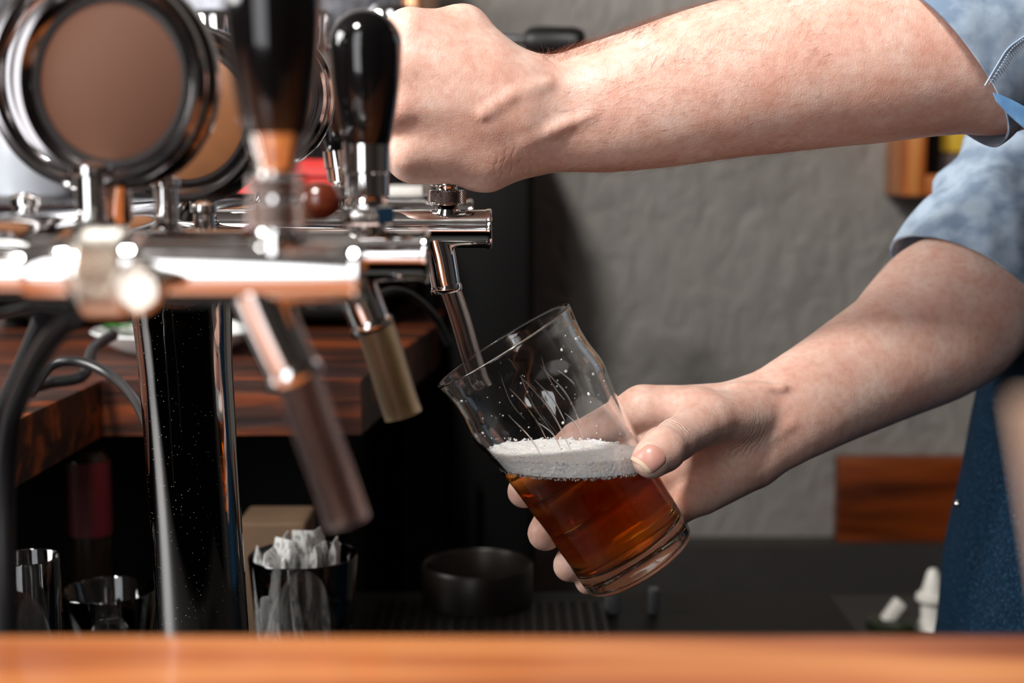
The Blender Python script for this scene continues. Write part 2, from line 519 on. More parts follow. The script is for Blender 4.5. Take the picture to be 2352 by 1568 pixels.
wf.box((WX0, Y0-.09, WZ0), (WX1, Y0+.01, WZ0+.05)); wf.box((WX0, Y0-.09, WZ1-.05), (WX1, Y0+.01, WZ1))
struct('window_1', wf, 'side_wall')
# ledge running along the foot of the plaster wall
zt = P(1800, 1262, 1.93).z
struct('trim_1', MB().box((0.12, WALL_Y-.05, zt-.085), (X1, WALL_Y, zt)), 'trim')

# ------------------------------------------------------------------ lights
def area(name, loc, target, sx, sy, power, col=(1, 1, 1), shape='RECTANGLE', spread=180):
    l = bpy.data.lights.new(name, 'AREA'); l.shape = shape; l.size = sx; l.size_y = sy
    l.energy = power; l.color = col; l.spread = math.radians(spread)
    o = bpy.data.objects.new(name, l); COL.objects.link(o)
    o.location = loc
    o.rotation_euler = (Vector(target)-Vector(loc)).to_track_quat('-Z', 'Y').to_euler()
    return o
area('window_daylight', ((WX0+WX1)/2, Y0-.11, (WZ0+WZ1)/2), ((WX0+WX1)/2, 5, (WZ0+WZ1)/2), WX1-WX0, WZ1-WZ0, 22, (0.97, 0.98, 1.0))
area('side_daylight', (X0-.11, (LY0+LY1)/2, (LZ0+LZ1)/2), (5, (LY0+LY1)/2, (LZ0+LZ1)/2-1.6), LY1-LY0, LZ1-LZ0, 110, (1.0, 0.985, 0.96))
area('added_key_light', (-0.42, -0.66, 2.25), (0.1, 0.1, 1.2), 0.20, 0.20, 19, (1.0, 0.965, 0.92), 'DISK')  # key lamp added at upper left to shade the arms crisply; no fixture

w = bpy.data.worlds.new('world'); scene.world = w; w.use_nodes = True
w.node_tree.nodes['Background'].inputs['Color'].default_value = (0.6, 0.7, 0.85, 1)
w.node_tree.nodes['Background'].inputs['Strength'].default_value = 0.3

# ------------------------------------------------------------------ bar counter in front
e = PZ(1176, 1452, 1.112)
BAR_Y = e.y; BAR_Z = 1.112
bar = empty('bar_counter', (0, BAR_Y-.3, 0), 'varnished orange-brown wooden bar counter, blurred across the foreground', 'bar counter')
MB().rbox((X0+.02, BAR_Y-.50, BAR_Z-.045), (X1-.02, BAR_Y, BAR_Z), .004).build('worktop', 'bar_wood', bar)
MB().box((X0+.04, BAR_Y-.34, 0), (X1-.04, BAR_Y-.30, BAR_Z-.045)).build('front_panel', 'black_plastic', bar, smooth=False)

# ------------------------------------------------------------------ lower workbench
BZ = 0.88
wb = empty('workbench', (0, .1, 0), 'low dark workbench the tap tower stands on', 'workbench')
MB().rbox((X0+.02, BAR_Y+.015, BZ-.04), (.278, P(1176, 1352, 1.25).y, BZ), .003).build('worktop', 'workbench', wb)
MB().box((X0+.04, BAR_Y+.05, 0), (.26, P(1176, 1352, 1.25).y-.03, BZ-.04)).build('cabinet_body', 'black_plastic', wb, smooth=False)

SZ = .78
shf = empty('rear_shelf', (.6, .62, 0), 'low dark grey shelf unit between the workbench and the wall', 'shelf')
sy0, sy1 = P(1176, 1500, 1.34).y, P(1176, 1352, 1.575).y
MB().rbox((.16, sy0, SZ-.03), (1.6, sy1, SZ), .003).build('shelf_top', simple('dark_grey_top', (.03, .027, .026, 1), .6), shf)
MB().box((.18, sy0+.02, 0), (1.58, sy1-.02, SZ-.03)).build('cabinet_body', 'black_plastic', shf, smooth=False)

# ------------------------------------------------------------------ dark wooden L shaped counter
CT = PZ(230, 872, 1.079)
TZ = 1.079
def extrude_poly(pts, z0, z1):
    n = len(pts)
    vs = [Vector((x, y, z0)) for x, y in pts]+[Vector((x, y, z1)) for x, y in pts]
    fs = [tuple(range(n-1, -1, -1)), tuple(range(n, 2*n))]+[(i, (i+1) % n, n+(i+1) % n, n+i) for i in range(n)]
    return vs, fs
a1 = PZ(828, 872, TZ); a2 = PZ(1008, 742, TZ); a0 = PZ(232, 874, TZ); am = PZ(30, 968, TZ)
dirl = (am-a0); lw = a0+dirl*1.25
ye = WALL_Y-.01; xe = a1.x+(a2.x-a1.x)*(ye-a1.y)/(a2.y-a1.y)
poly = [(-2.0, lw.y), (lw.x, lw.y), (a0.x, a0.y), (a1.x, a1.y), (a2.x, a2.y), (a2.x, ye), (-2.0, ye)]
back = empty('back_counter', (-.8, .8, 0), 'dark stained wooden counter behind the tap tower, with an inner corner', 'counter')
vs, fs = extrude_poly(poly, TZ-.045, TZ)
MB().add(vs, fs).build('worktop', 'counter_wood', back, smooth=False)
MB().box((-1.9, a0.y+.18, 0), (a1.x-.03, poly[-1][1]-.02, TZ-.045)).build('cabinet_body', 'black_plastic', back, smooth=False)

# tall dark box added to fill the black area and shade the wall
fl = P(1010, 700, 1.62); fr = P(1228, 700, 1.62)
fz = P(1100, 235, 1.62).z
cupboard = empty('dark_cupboard', ((fl.x+fr.x)/2, fl.y+.15, 0), 'added tall black fridge against the grey wall, behind the dripping glass', 'cupboard')
fx0 = a2.x+.006
MB().rbox((fx0, fl.y, .04), (fr.x, WALL_Y-.01, fz), .008).build('body', 'black_plastic', cupboard)
MB().rbox((fx0+.004, fl.y-.03, .1), (fr.x-.004, fl.y-.003, fz-.01), .006).build('door', 'black_plastic', cupboard)
MB().tube([(fx0+.03, fl.y-.05, .6), (fx0+.03, fl.y-.05, .9)], .007, smooth=1).build('door_handle', 'black_grip', cupboard)

# ------------------------------------------------------------------ tap tower
TOW = empty('tap_tower', P(465, 1500, .80).lerp(Vector((P(465, 1500, .80).x, P(465, 1500, .80).y, BZ)), 1), 'chrome draught tower with a row of black handled beer taps and round badges', 'beer tap tower')
TAPS = [P(640, 627, .447), P(845, 587, .607), P(1027, 525, .83), P(1005, 494, 1.05)]
# column
top = P(413, 640, .80); botpx = P(468, 1450, .835)
k = (BZ-top.z)/(botpx.z-top.z); bot = top+(botpx-top)*k
def along(t): return top+(bot-top)*t
kk = (botpx.z-top.z)/(bot.z-top.z)
cr = .80/F_PX
cpts = [along(0), along(.06*kk), along(.12*kk), along(.25*kk), along(.5*kk), along(.8*kk), along(kk), Vector((bot.x, bot.y, BZ+.0045))]
crad = [116*cr, 115*cr, 112*cr, 107*cr, 106*cr, 106*cr, 107*cr, 112*cr]
MB().tube(cpts, crad, 64, smooth=6).build('column', 'chrome_dusty', TOW)
mb = MB(); mb.lathe([(0, 0), (.05, 0), (.05, .004), (.046, .009), (.034, .011), (0, .011)], frame(Vector((bot.x, bot.y, BZ+.0006)), (0, 0, 1)), 64)
mb.build('base_flange', 'chrome', TOW)
# manifold running away from the camera
mz = 1.25-.0375
man0 = Vector((-.200, P(0, 0, .40).y-.03, mz)); man1 = Vector((-.178, P(0, 0, 1.12).y, mz))
mdir = (man1-man0).normalized()
mfz = Vector((man0.x, P(1176, 500, .42).y, mz))
man0 = mfz
Lm = (man1-man0).length
R0 = .0195
prof = [(0, 0), (R0-.004, 0), (R0, .003)]+[(R0, Lm*.5)]+[(R0, Lm-.003), (R0-.004, Lm), (0, Lm)]
MB().lathe(prof, frame(man0, man1-man0), 64).build('manifold', 'chrome', TOW)
# saddle joining column and manifold
MB().tube([top-Vector((0, 0, .0)), Vector((top.x, top.y, mz-.006))], [.0286, .022], 48, smooth=1, caps=True).build('saddle', 'chrome', TOW)

def handle_prof(dz=0.0):
    pr = [(0, .047), (.0100, .047), (.0106, .049), (.0117, .055), (.0132, .064), (.0145, .074), (.0152, .082), (.0155, .088)]
    for i in range(1, 13):
        a = PI/2*i/12
        pr.append((.0155*math.cos(a), .088+.0150*math.sin(a)))
    pr[-1] = (0, pr[-1][1])
    return [(r, z+dz) for r, z in pr]

def knurl_band(mb, Mx, r, z0, z1, nth=36, rows=5, amp=.0007, d=1):
    seg = nth*2
    nr = rows*2
    vs = []; fs = []
    for j in range(nr+1):
        z = z0+(z1-z0)*j/nr
        for k_ in range(seg):
            a = 2*PI*k_/seg
            bump_ = amp if (k_+j) % 2 == 0 else -amp
            if j == 0 or j == nr: bump_ = -amp
            vs.append(Mx @ Vector(((r+bump_)*math.cos(a), (r+bump_)*math.sin(a), z)))
    for j in range(nr):
        for k_ in range(seg):
            k2 = (k_+1) % seg
            A, B, C_, D = j*seg+k_, j*seg+k2, (j+1)*seg+k2, (j+1)*seg+k_
            if (k_+j) % 2 == 0: fs += [(A, B, C_), (A, C_, D)]
            else: fs += [(A, B, D), (B, C_, D)]
    fs.append(tuple(range(seg-1, -1, -1))); fs.append(tuple(nr*seg+k_ for k_ in range(seg)))
    mb.add(vs, fs)

def make_tap(o, left, kind, lean=(0, 0), endlen=.026, spout=None, tube=None, tube_r=.0062, tube_mat='tube_clear', handle_mat='black_gloss', r_body=.0112, label=None):
    o = Vector(o)
    X = frame(o, (1, 0, 0), (0, 1, 0))
    # body along +x
    bp = [(0, left), (r_body*.9, left)]
    nb = 12
    bp += [(r_body*.95, left+.001), (r_body, left+.004), (r_body, endlen-.0035), (r_body+.0005, endlen-.0025), (r_body+.0006, endlen-.0008), (r_body, endlen), (r_body-.0014, endlen+.0002), (r_body-.0022, endlen-.001), (0, endlen-.0012)]
    mb = MB(); mb.lathe(bp, X, 48)
    # fillet up to the neck, and down to the spout
    Z = frame(o, (lean[0], lean[1], 1))
    mb.lathe([(.0085, .006), (.0078, .0095), (.0068, .0115), (.0064, .0135), (0, .0135)], Z, 40)
    tap = mb.build('tap', 'chrome', TOW, label=label)
    nk = MB()
    if kind == 'cone':
        # little fluted cone and knurled nut
        n = 16; vs = []
        prof2 = [(0, .0068), (.0046, .0068), (.0062, .0095), (.0078, .0135), (.0078, .0142), (0, .0142)]
        nk.lathe(prof2, Z, 48)
    else:
        nk.lathe([(0, .009), (.0085, .009), (.0085, .0125), (0, .0125)], Z, 40)
    nk.build('neck', 'chrome', tap)
    if kind == 'hex':
        kn = MB(); kn.lathe([(0, .0130), (.0100, .0130), (.0112, .0140), (.0112, .0205), (.0100, .0215), (0, .0215)], Z, 6)
        kn.build('hex_nut', 'chrome', tap)
        kn = MB(); kn.lathe([(0, .0215), (.0078, .0215), (.0088, .0228), (.0078, .0245), (0, .0245)], Z, 32); kn.build('washer', 'chrome', tap)
    else:
        kn = MB(); knurl_band(kn, Z, .0105 if kind == 'cone' else .0090, .0142, .0225, 40 if kind == 'cone' else 30, 6)
        kn.build('knurled_nut', 'knurl', tap)
    dz = 0.0
    if kind == 'plain':
        dz = -.004
        kn = MB(); knurl_band(kn, Z, .0086, .0240, .0305, 30, 5)
        kn.build('lock_nut', 'knurl', tap)
        fr_ = [(0, .0305), (.0058, .0305), (.0064, .032), (.0090, .041), (.0096, .043), (0, .043)]
    else:
        fr_ = [(0, .0225), (.0060, .0225), (.0062, .0245), (.0090, .0255), (.0090, .0345), (.0100, .0355), (.0101, .047), (0, .047)]
    MB().lathe([(0, .021), (.0055, .021), (.0055, .026), (0, .026)], Z, 24).build('spindle', 'chrome', tap)
    MB().lathe(fr_, Z, 48).build('ferrule', 'chrome', tap)
    MB().lathe(handle_prof(dz), Z, 64).build('handle', handle_mat, tap, label='glossy black handle')
    sp = spout or [(-.0065, -.006), (-.004, -.018), (.000, -.036)]
    w_ = lambda q, yy=0: o+Vector((q[0], yy, q[1]))
    mb = MB().tube([w_(q) for q in sp], [.0092, .0088, .0084][:len(sp)], 40, smooth=6)
    e_ = (w_(sp[-1])-w_(sp[-2])).normalized()
    mb.lathe([(.0070, -.0035), (.0090, -.0030), (.0094, -.0015), (.0094, .0005), (.0088, .0014), (.0070, .0014)], frame(w_(sp[-1]), e_), 40, closed=True)
    mb.build('spout', 'chrome', tap)
    if tube:
        tp = [w_(q) for q in tube]
        sp_, rr_ = spline(tp, [tube_r]*len(tp), 8)
        # hollow tube: outer skin and inner bore
        mbt = MB()
        n = len(sp_); seg = 28
        for rad_, flip in ((tube_r, False), (tube_r*.72, True)):
            u = Vector((0, 1, 0)); vs = []
            for i in range(n):
                t_ = (sp_[min(i+1, n-1)]-sp_[max(i-1, 0)]).normalized()
                uu = (u-t_*u.dot(t_)).normalized(); ww = t_.cross(uu)
                for k_ in range(seg):
                    a = 2*PI*k_/seg
                    vs.append(sp_[i]+rad_*(math.cos(a)*uu+math.sin(a)*ww))
            fs = [(i*seg+k_, i*seg+(k_+1) % seg, (i+1)*seg+(k_+1) % seg, (i+1)*seg+k_) for i in range(n-1) for k_ in range(seg)]
            mbt.add(vs, fs)
        off = n*seg
        for i in (0, n-1):
            for k_ in range(seg):
                k2 = (k_+1) % seg
                mbt.f.append((i*seg+k_, i*seg+k2, off+i*seg+k2, off+i*seg+k_))
        mbt.build('spout_tube', tube_mat, tap, label='translucent plastic pouring tube')
    return tap

lx = lambda o: (man0.x+(man1.x-man0.x)*((o.y-man0.y)/(man1.y-man0.y)))-o.x+.012
t1 = make_tap(TAPS[0], -.045, 'plain', spout=[(-.0065, -.006), (-.002, -.018), (.0045, -.033)], tube=[(.0045, -.030), (.010, -.048), (.0155, -.064), (.0205, -.080)], tube_r=.0072, tube_mat='tube_grey', r_body=.0105, label='nearest tap, with a knurled collar and a side knob')
t2 = make_tap(TAPS[1], lx(TAPS[1]), 'hex', spout=[(-.008, -.006), (-.004, -.017), (.0015, -.031)], tube=[(.002, -.028), (.0065, -.042), (.0105, -.056), (.0145, -.069)], tube_r=.0082, tube_mat='tube_tan', label='second tap, with a short yellowed tube')
t3 = make_tap(TAPS[2], lx(TAPS[2]), 'cone', spout=[(-.0065, -.006), (-.0035, -.018), (-.0005, -.036)], tube=[(.001, -.033), (.0078, -.054), (.0135, -.074), (.0200, -.0935)], tube_r=.0060, tube_mat='tube_clear', label='tap being pulled, its clear tube dipping into the glass')
t4 = make_tap(TAPS[3], lx(TAPS[3]), 'cone', label='rearmost tap, hidden by the fist')
o5 = P(792, 500, 1.0)
t5 = make_tap(o5, -.01, 'cone', lean=(-.10, 0), endlen=.02, label='tap behind the second handle')
# nearest tap: collar, shank, knob
o1 = TAPS[0]
X = frame(o1, (1, 0, 0), (0, 1, 0))
mb = MB(); knurl_band(mb, X, .0140, -.0605, -.0465, 44, 6, .0004)
mb.build('collar', 'nickel', t1)
MB().lathe([(0, -.047), (.0125, -.047), (.0125, -.0435), (.0108, -.0425), (0, -.0425)], X, 48).build('collar_ring', 'chrome', t1)
xl = man0.x-o1.x
MB().lathe([(0, xl), (.0085, xl), (.0085, -.0785), (.0108, -.0775), (.0112, -.0755), (.0112, -.0640), (.0095, -.0625), (.0095, -.060), (0, -.060)], X, 48).build('shank', 'chrome', t1)
mb = MB()
kc = o1+Vector((-.039, 0, -.003))
Yn = frame(kc, (0, -1, 0), (1, 0, 0))
mb.lathe([(0, .006), (.0062, .006), (.0062, .014), (.0082, .0155), (.0085, .019), (.0078, .0215), (.0064, .0222), (.0058, .0214), (0, .0212)], Yn, 48)
mb.build('flow_knob', 'nickel', t1)
# side knob of brown bakelite
kb = P(735, 462, .56)
mb = MB(); mb.sphere(kb, .0078, 24, 16, (1.15, 1, 1)); mb.tube([kb, Vector((kb.x-.03, kb.y, kb.z-.012))], .003, smooth=1)
mb.build('lever_knob', 'red_knob', TOW, label='brown ball knob')

def medallion(c, r, az, depth=.012, face='badge', rdisc=.74, stem=True, back_r=None):
    """round badge: centre c, outer radius r; az turns the face to the left"""
    n = Vector((-math.sin(az), -math.cos(az), 0.02)).normalized()
    X = frame(c, n, (0, 0, 1))
    rd = r*rdisc
    g = MB()
    g.lathe([(0, -depth-.004), (r*.90, -depth-.004), (r*.97, -depth-.002), (r*1.0, -depth+.001), (r*1.0, -depth*.55), (r*.965, -depth*.45), (r*.96, -depth*.2), (r*.975, -.001), (r*.965, .002), (r*.93, .0035), (r*.88, .003), (r*.84, .0005), (r*.80, -.001), (rd+.0004, -.0012), (rd, -.003), (0, -.003)], X, 96)
    mo = g.build('badge', 'dark_chrome', TOW)
    MB().lathe([(0, -.0028), (rd-.0008, -.0028), (rd-.0008, -.0014), (rd-.0014, -.0010), (0, -.0010)], X, 96).build('badge_face', face, mo, label='plain brown disc')
    ring = MB(); ring.lathe([(rd-.0006, -.0030), (rd+.0010, -.0030), (rd+.0010, -.0006), (rd-.0006, -.0006)], X, 96, closed=True)
    ring.build('badge_ring', 'badge_line', mo)
    if stem:
        b_ = Vector(c)-Vector((0, 0, r*.97))-n*(depth*.4)
        e_ = Vector((b_.x-.002, b_.y+.004, mz+R0*.9))
        MB().tube([b_+Vector((0, 0, .006)), b_, e_], [.0050, .0045, .0068], 20, smooth=3).build('badge_stem', 'chrome', mo)
    return mo
medallion(P(250, 186, .555), .0425, math.radians(14))
medallion(P(196, 178, .60), .0480, math.radians(14), face='badge_back')
medallion(P(420, 262, .677), .0430, math.radians(12), face='badge_back')
medallion(P(603, 222, .83), .0415, math.radians(12), face='badge_back')

# small chrome fittings on top of the manifold
for (px, py, d, r, h) in ((212, 500, .56, .0062, .016), (383, 505, .62, .0052, .014), (60, 520, .60, .005, .008), (470, 520, .66, .005, .006)):
    c = P(px, py, d)
    mb = MB(); mb.lathe([(0, -.01), (r*1.3, -.01), (r*1.3, -.003), (r, -.001), (r, h), (r*1.25, h+.001), (r*1.25, h+.004), (r*.6, h+.006), (0, h+.006)], frame(c, (0, 0, 1)), 32)
    mb.build('bleed_valve', 'chrome', TOW)

# ------------------------------------------------------------------ glass of beer
GR = P(1156, 792.6, .812); GB = P(1474, 1297, .8265)
GL = (GB-GR).length
gdown = (GB-GR).normalized()
gup = -gdown
GX = frame(GB, gup, (1, 0, 0))
# outer profile: distance from rim (mm) -> radius (mm)
prof_px = [(0, 178), (8, 177.5), (30, 173), (60, 169), (95, 168.5), (120, 171.5), (140, 174.5), (158, 174), (180, 169.5), (205, 164.5), (235, 160), (290, 155.5), (360, 150.5), (430, 146.5), (500, 144), (560, 142), (580, 141), (592, 138.5), (600, 133), (603, 125)]
mmpp = GL/ (((1474-1156)**2+(1297-792.6)**2)**.5) 
mmpp = .815/F_PX
LL = GL
outer = [(r*mmpp, LL-s*LL/603.0) for s, r in prof_px]     # (r, z) with z from base up
def outer_r(z):
    for (r0, z0), (r1, z1) in zip(outer[:-1], outer[1:]):
        if z1 <= z <= z0:
            t = (z-z1)/(z0-z1+1e-9); return r1+(r0-r1)*t
    return outer[0][0]
wall_t = .0023
zin = LL-548*LL/603.0
inner = []
zs = np.linspace(LL-.0006, zin+.006, 44)
for z in zs: inner.append((outer_r(z)-(wall_t if z < LL-.004 else wall_t-.0004), z))
rb = inner[-1][0]
for a in np.linspace(0.25, 1, 5):
    inner.append((rb-.006*(1-math.cos(a*PI/2)), zin+.006*(1-math.sin(a*PI/2))))
inner.append((rb*.5, zin-.0002)); inner.append((0, zin-.0006))
# smooth outer
op = []
sm = np.linspace(LL-.0009, .0, 80)
o_z = np.array([z for r, z in outer])[::-1]; o_r = np.array([r for r, z in outer])[::-1]
kern = np.array([1, 2, 3, 2, 1])/9.0
rr = np.interp(sm, o_z, o_r); rp = np.pad(rr, 2, mode='edge'); rs = np.convolve(rp, kern, 'valid')
rs[-6:] = rr[-6:]
op = [(float(r), float(z)) for r, z in zip(rs, sm)]
rim_r = op[0][0]; rc = (rim_r+inner[0][0])/2; rh = (rim_r-inner[0][0])/2
rimpts = []
for i in range(1, 8):
    a = PI*i/8
    rimpts.append((rc-rh*1.1*math.cos(a), LL-.0006+.0013*math.sin(a)))
gp = [(0, .0012), (op[-1][0]*.7, .0012), (op[-1][0]*.86, .0004)]+op[::-1]+rimpts[::-1]+inner
gob = MB().lathe(gp, GX, 128).build('beer_glass', 'glass', loc=GB, angle=60, label='tilted clear pint glass held under the tap, half full of amber beer', cat='glass')

# liquid: cavity cut by horizontal planes
def liquid(z_lo, z_hi, grow, name, mat, **kw):
    bm = bmesh.new()
    mbl = MB()
    pr = [(max(r+grow, 0) if r > 0 else 0, z-(grow if z < zin+.004 else 0)) for r, z in inner]
    pr = [(0, LL-.002), (pr[0][0], LL-.002)]+[q for q in pr if q[1] < LL-.003]
    mbl.lathe(pr, GX, 128)
    vs = [bm.verts.new(v) for v in mbl.v]
    for f in mbl.f: bm.faces.new([vs[i] for i in f])
    bmesh.ops.recalc_face_normals(bm, faces=bm.faces)
    for zc, nz in ((z_hi, 1), (z_lo, -1)):
        if zc is None: continue
        g_ = bm.verts[:]+bm.edges[:]+bm.faces[:]
        res = bmesh.ops.bisect_plane(bm, geom=g_, plane_co=(0, 0, zc), plane_no=(0, 0, nz), clear_outer=True, dist=1e-7)
        cut = [x for x in res['geom_cut'] if isinstance(x, bmesh.types.BMEdge)]
        bmesh.ops.edgenet_fill(bm, edges=cut)
    return bm
zb = P(1300, 1096, .785).z
zf = zb+.0078
bm = liquid(None, zb, .00012, 'beer', 'beer')
me = bpy.data.meshes.new('beer'); 
for q in bm.verts: q.co -= GB
bmesh.ops.recalc_face_normals(bm, faces=bm.faces)
bm.to_mesh(me); bm.free(); me.shade_smooth(); me.set_sharp_from_angle(angle=math.radians(40))
beer = bpy.data.objects.new('beer', me); COL.objects.link(beer); beer.location = GB; WORG['beer'] = GB.copy()
me.materials.append(M['beer']); tag(beer, 'dark amber beer filling the lower half of the tilted glass', 'beer')
# foam slab with a lumpy top
bm = liquid(zb+.0001, zf, -.00012, 'foam', 'foam')
topf = [f for f in bm.faces if abs(f.normal.z) > .99 and f.calc_center_median().z > zf-.0005]
res = bmesh.ops.inset_region(bm, faces=topf, thickness=.0012, depth=0)
topf = [f for f in bm.faces if abs(f.normal.z) > .99 and f.calc_center_median().z > zf-.0005 and len(f.verts) > 8]
res = bmesh.ops.poke(bm, faces=topf)
for _ in range(4):
    te = list({e_ for f in bm.faces if abs(f.normal.z) > .9 and f.calc_center_median().z > zf-.0012 for e_ in f.edges if e_.calc_length() > .003})
    if te: bmesh.ops.subdivide_edges(bm, edges=te, cuts=1, use_grid_fill=False)
    bmesh.ops.triangulate(bm, faces=[f for f in bm.faces if len(f.verts) > 4])
bcx = sum(q.co.x for q in bm.verts)/len(bm.verts)
for q in bm.verts:
    if q.co.z > zf-.0004:
        p = q.co
        hgt = noise.noise(Vector(p)*160)*.0011+noise.noise(Vector(p)*480)*.0006
        q.co.z += hgt
for q in bm.verts: q.co -= GB
bmesh.ops.triangulate(bm, faces=[f for f in bm.faces if len(f.verts) > 4])
bmesh.ops.recalc_face_normals(bm, faces=bm.faces)
me = bpy.data.meshes.new('foam'); bm.to_mesh(me); bm.free(); me.shade_smooth(); me.set_sharp_from_angle(angle=math.radians(50))
foam = bpy.data.objects.new('foam', me); COL.objects.link(foam); foam.parent = beer; me.materials.append(M['foam'])
WORG['foam'] = GB.copy()
tag(foam, 'white bubbly head of foam')
# bubbles at the foam edge and flecks on the glass wall
GXi = GX.inverted()
mb = MB()
cnt = 0
for i in range(900):
    a = random.uniform(0, 2*PI)
    zz = random.choice([zb+random.uniform(-.0016, .0006)]*2+[zf+random.uniform(-.0004, .0012)])
    # find the wall point at height zz in direction a by walking the cavity
    best = None
    for zi in np.linspace(zin+.01, LL-.01, 90):
        r_ = outer_r(zi)-wall_t-.0006
        p = GX @ Vector((r_*math.cos(a), r_*math.sin(a), zi))
        if best is None or abs(p.z-zz) < abs(best.z-zz): best = p
    if abs(best.z-zz) < .002:
        best.z = zz
        mb.sphere(best, random.uniform(.00025, .0008), 6, 4); cnt += 1
mb.build('foam_bubbles', 'foam', foam, kind='stuff')
mb = MB()
for i in range(120):
    a = random.uniform(0, 2*PI)
    zi = random.uniform(LL*.40, LL*.92)
    r_ = outer_r(zi)-wall_t-.0002
    p = GX @ Vector((r_*math.cos(a), r_*math.sin(a), zi))
    if p.z < zf+.002: continue
    mb.sphere(p, random.choice([.0003, .0003, .0004, .0005, .0009]), 8, 6)
mb.build('foam_flecks', 'foam', gob, kind='stuff')

# wet runs on the inside of the glass
mb = MB()
for (a0d, z0_, ln, wob) in ((-100, .88, .035, 3), (-88, .90, .050, 4), (-80, .86, .028, 2), (-70, .89, .040, 3), (-60, .84, .022, 3), (-112, .80, .03, 3), (70, .86, .03, 4), (95, .84, .04, 3), (110, .88, .03, 3), (-95, .72, .02, 3), (-74, .70, .018, 2)):
    pr_ = []; n_ = 9
    for i in range(n_):
        t = i/(n_-1); zi = LL*z0_-ln*t; a = math.radians(a0d+wob*math.sin(3.2*t)+3*t)
        r_ = outer_r(zi)-wall_t-.0001
        pr_.append(GX @ Vector((r_*math.cos(a), r_*math.sin(a), zi)))
    mb.tube(pr_, [.0001+.00028*math.sin(PI*i/(n_-1)*.9+.1) for i in range(n_)], 8, smooth=2)
mb.build('wet_runs', 'glass', gob, kind='stuff')

# ------------------------------------------------------------------ person: distance-field body
def pv(px, py, d): return np.array(P(px, py, d))
NF = np.array(FW)

class Cap:
    """tapered capsule, optionally flattened by factor k along direction n"""
    def __init__(s, a, b, ra, rb, k=1.0, n=None):
        s.a = np.array(a, float); s.b = np.array(b, float); s.ra = ra; s.rb = rb; s.k = k
        s.n = None if n is None else np.array(n, float)/np.linalg.norm(n)
    def f(s, p):
        a, b = s.a, s.b
        q = p-a
        ba = b-a
        if s.n is not None and s.k != 1.0:
            m_ = 1.0/s.k-1.0
            q = q+np.outer(q@s.n, s.n)*m_
            ba = ba+(ba@s.n)*s.n*m_
        L2 = float(ba@ba)+1e-12
        t = np.clip((q@ba)/L2, 0, 1)
        d = np.sqrt(((q-np.outer(t, ba))**2).sum(1))
        v = d-(s.ra+(s.rb-s.ra)*t)
        if s.k < 1.0: v = v*(0.5+0.5*s.k)
        return v
class U:
    def __init__(s, k, ch): s.k = k; s.ch = ch
    def f(s, p, c=None, rad=None):
        ch = s.ch
        if c is not None and len(ch) > 1:
            vc = np.array([x.f(c[None, :])[0] for x in ch])
            lim = vc.min()+2.4*rad+2.5*s.k
            ch = [x for x, v_ in zip(ch, vc) if v_ <= lim]
        r = None
        for x in ch:
            v = x.f(p, c, rad) if isinstance(x, (U, Sub)) else x.f(p)
            if r is None: r = v
            else:
                h = np.maximum(s.k-np.abs(r-v), 0)/s.k
                r = np.minimum(r, v)-h*h*s.k*.25
        return r
class Sub:
    """smooth subtraction of tools from base"""
    def __init__(s, base, tools, k): s.base = base; s.tools = tools; s.k = k
    def f(s, p, c=None, rad=None):
        r = s.base.f(p, c, rad) if isinstance(s.base, (U, Sub)) else s.base.f(p)
        for t in s.tools:
            v = -t.f(p)
            h = np.maximum(s.k-np.abs(r-v), 0)/s.k
            r = np.maximum(r, v)+h*h*s.k*.25
        return r

def chain(pts, rad, k=1.0, n=None):
    return [Cap(pts[i], pts[i+1], rad[i], rad[i+1], k, n) for i in range(len(pts)-1)]

mm = .001
# ---- left arm: fist round the tap handle, back of the hand to the camera
Lf = []
def finger(pts, rads): return U(3*mm, chain([pv(*q) for q in pts], [r*mm for r in rads]))
def arm(rows, sub=4):
    q, k_ = spline([P(*r[:3]) for r in rows], [r[4] for r in rows], sub)
    q, r_ = spline([P(*r[:3]) for r in rows], [r[3] for r in rows], sub)
    return U(2.5*mm, [Cap(q[i], q[i+1], r_[i]*mm, r_[i+1]*mm, (k_[i]+k_[i+1])/2, NF) for i in range(len(q)-1)])
fi = finger([(940, 82, .803), (912, 92, .842), (985, 108, .858), (1065, 112, .858)], [13.5, 11, 9.5, 8.5])
fm = finger([(922, 165, .798), (895, 170, .842), (975, 185, .858), (1065, 188, .858)], [13.8, 11, 9.5, 8.8])
fr2 = finger([(920, 258, .799), (897, 262, .842), (975, 265, .857), (1060, 262, .857)], [13.2, 10.5, 9.2, 8.5])
fp = finger([(938, 350, .806), (915, 345, .842), (985, 345, .855), (1055, 335, .855)], [12.8, 9.5, 8.5, 8])
fingersL = U(1.6*mm, [fi, fm, fr2, fp])
meta = U(12*mm, [
    Cap(pv(950, 80, .812), pv(1068, 72, .822), 13.5*mm, 14*mm),
    Cap(pv(948, 140, .8045), pv(1120, 170, .812), 15*mm, 16*mm),
    Cap(pv(948, 212, .8035), pv(1120, 240, .810), 16*mm, 16*mm),
    Cap(pv(1185, 190, .817), pv(940, 82, .803), 17*mm, 13.3*mm),
    Cap(pv(1190, 225, .813), pv(922, 165, .799), 17*mm, 13.3*mm),
    Cap(pv(1190, 265, .813), pv(920, 258, .800), 17*mm, 12.8*mm),
    Cap(pv(1185, 305, .817), pv(938, 350, .807), 17*mm, 12.2*mm),
    Cap(pv(955, 368, .815), pv(1115, 370, .822), 13*mm, 15.3*mm),
    Cap(pv(1115, 370, .822), pv(1205, 325, .826), 15.3*mm, 17.5*mm),
    Cap(pv(1000, 120, .812), pv(1110, 140, .818), 14*mm, 15*mm),
])
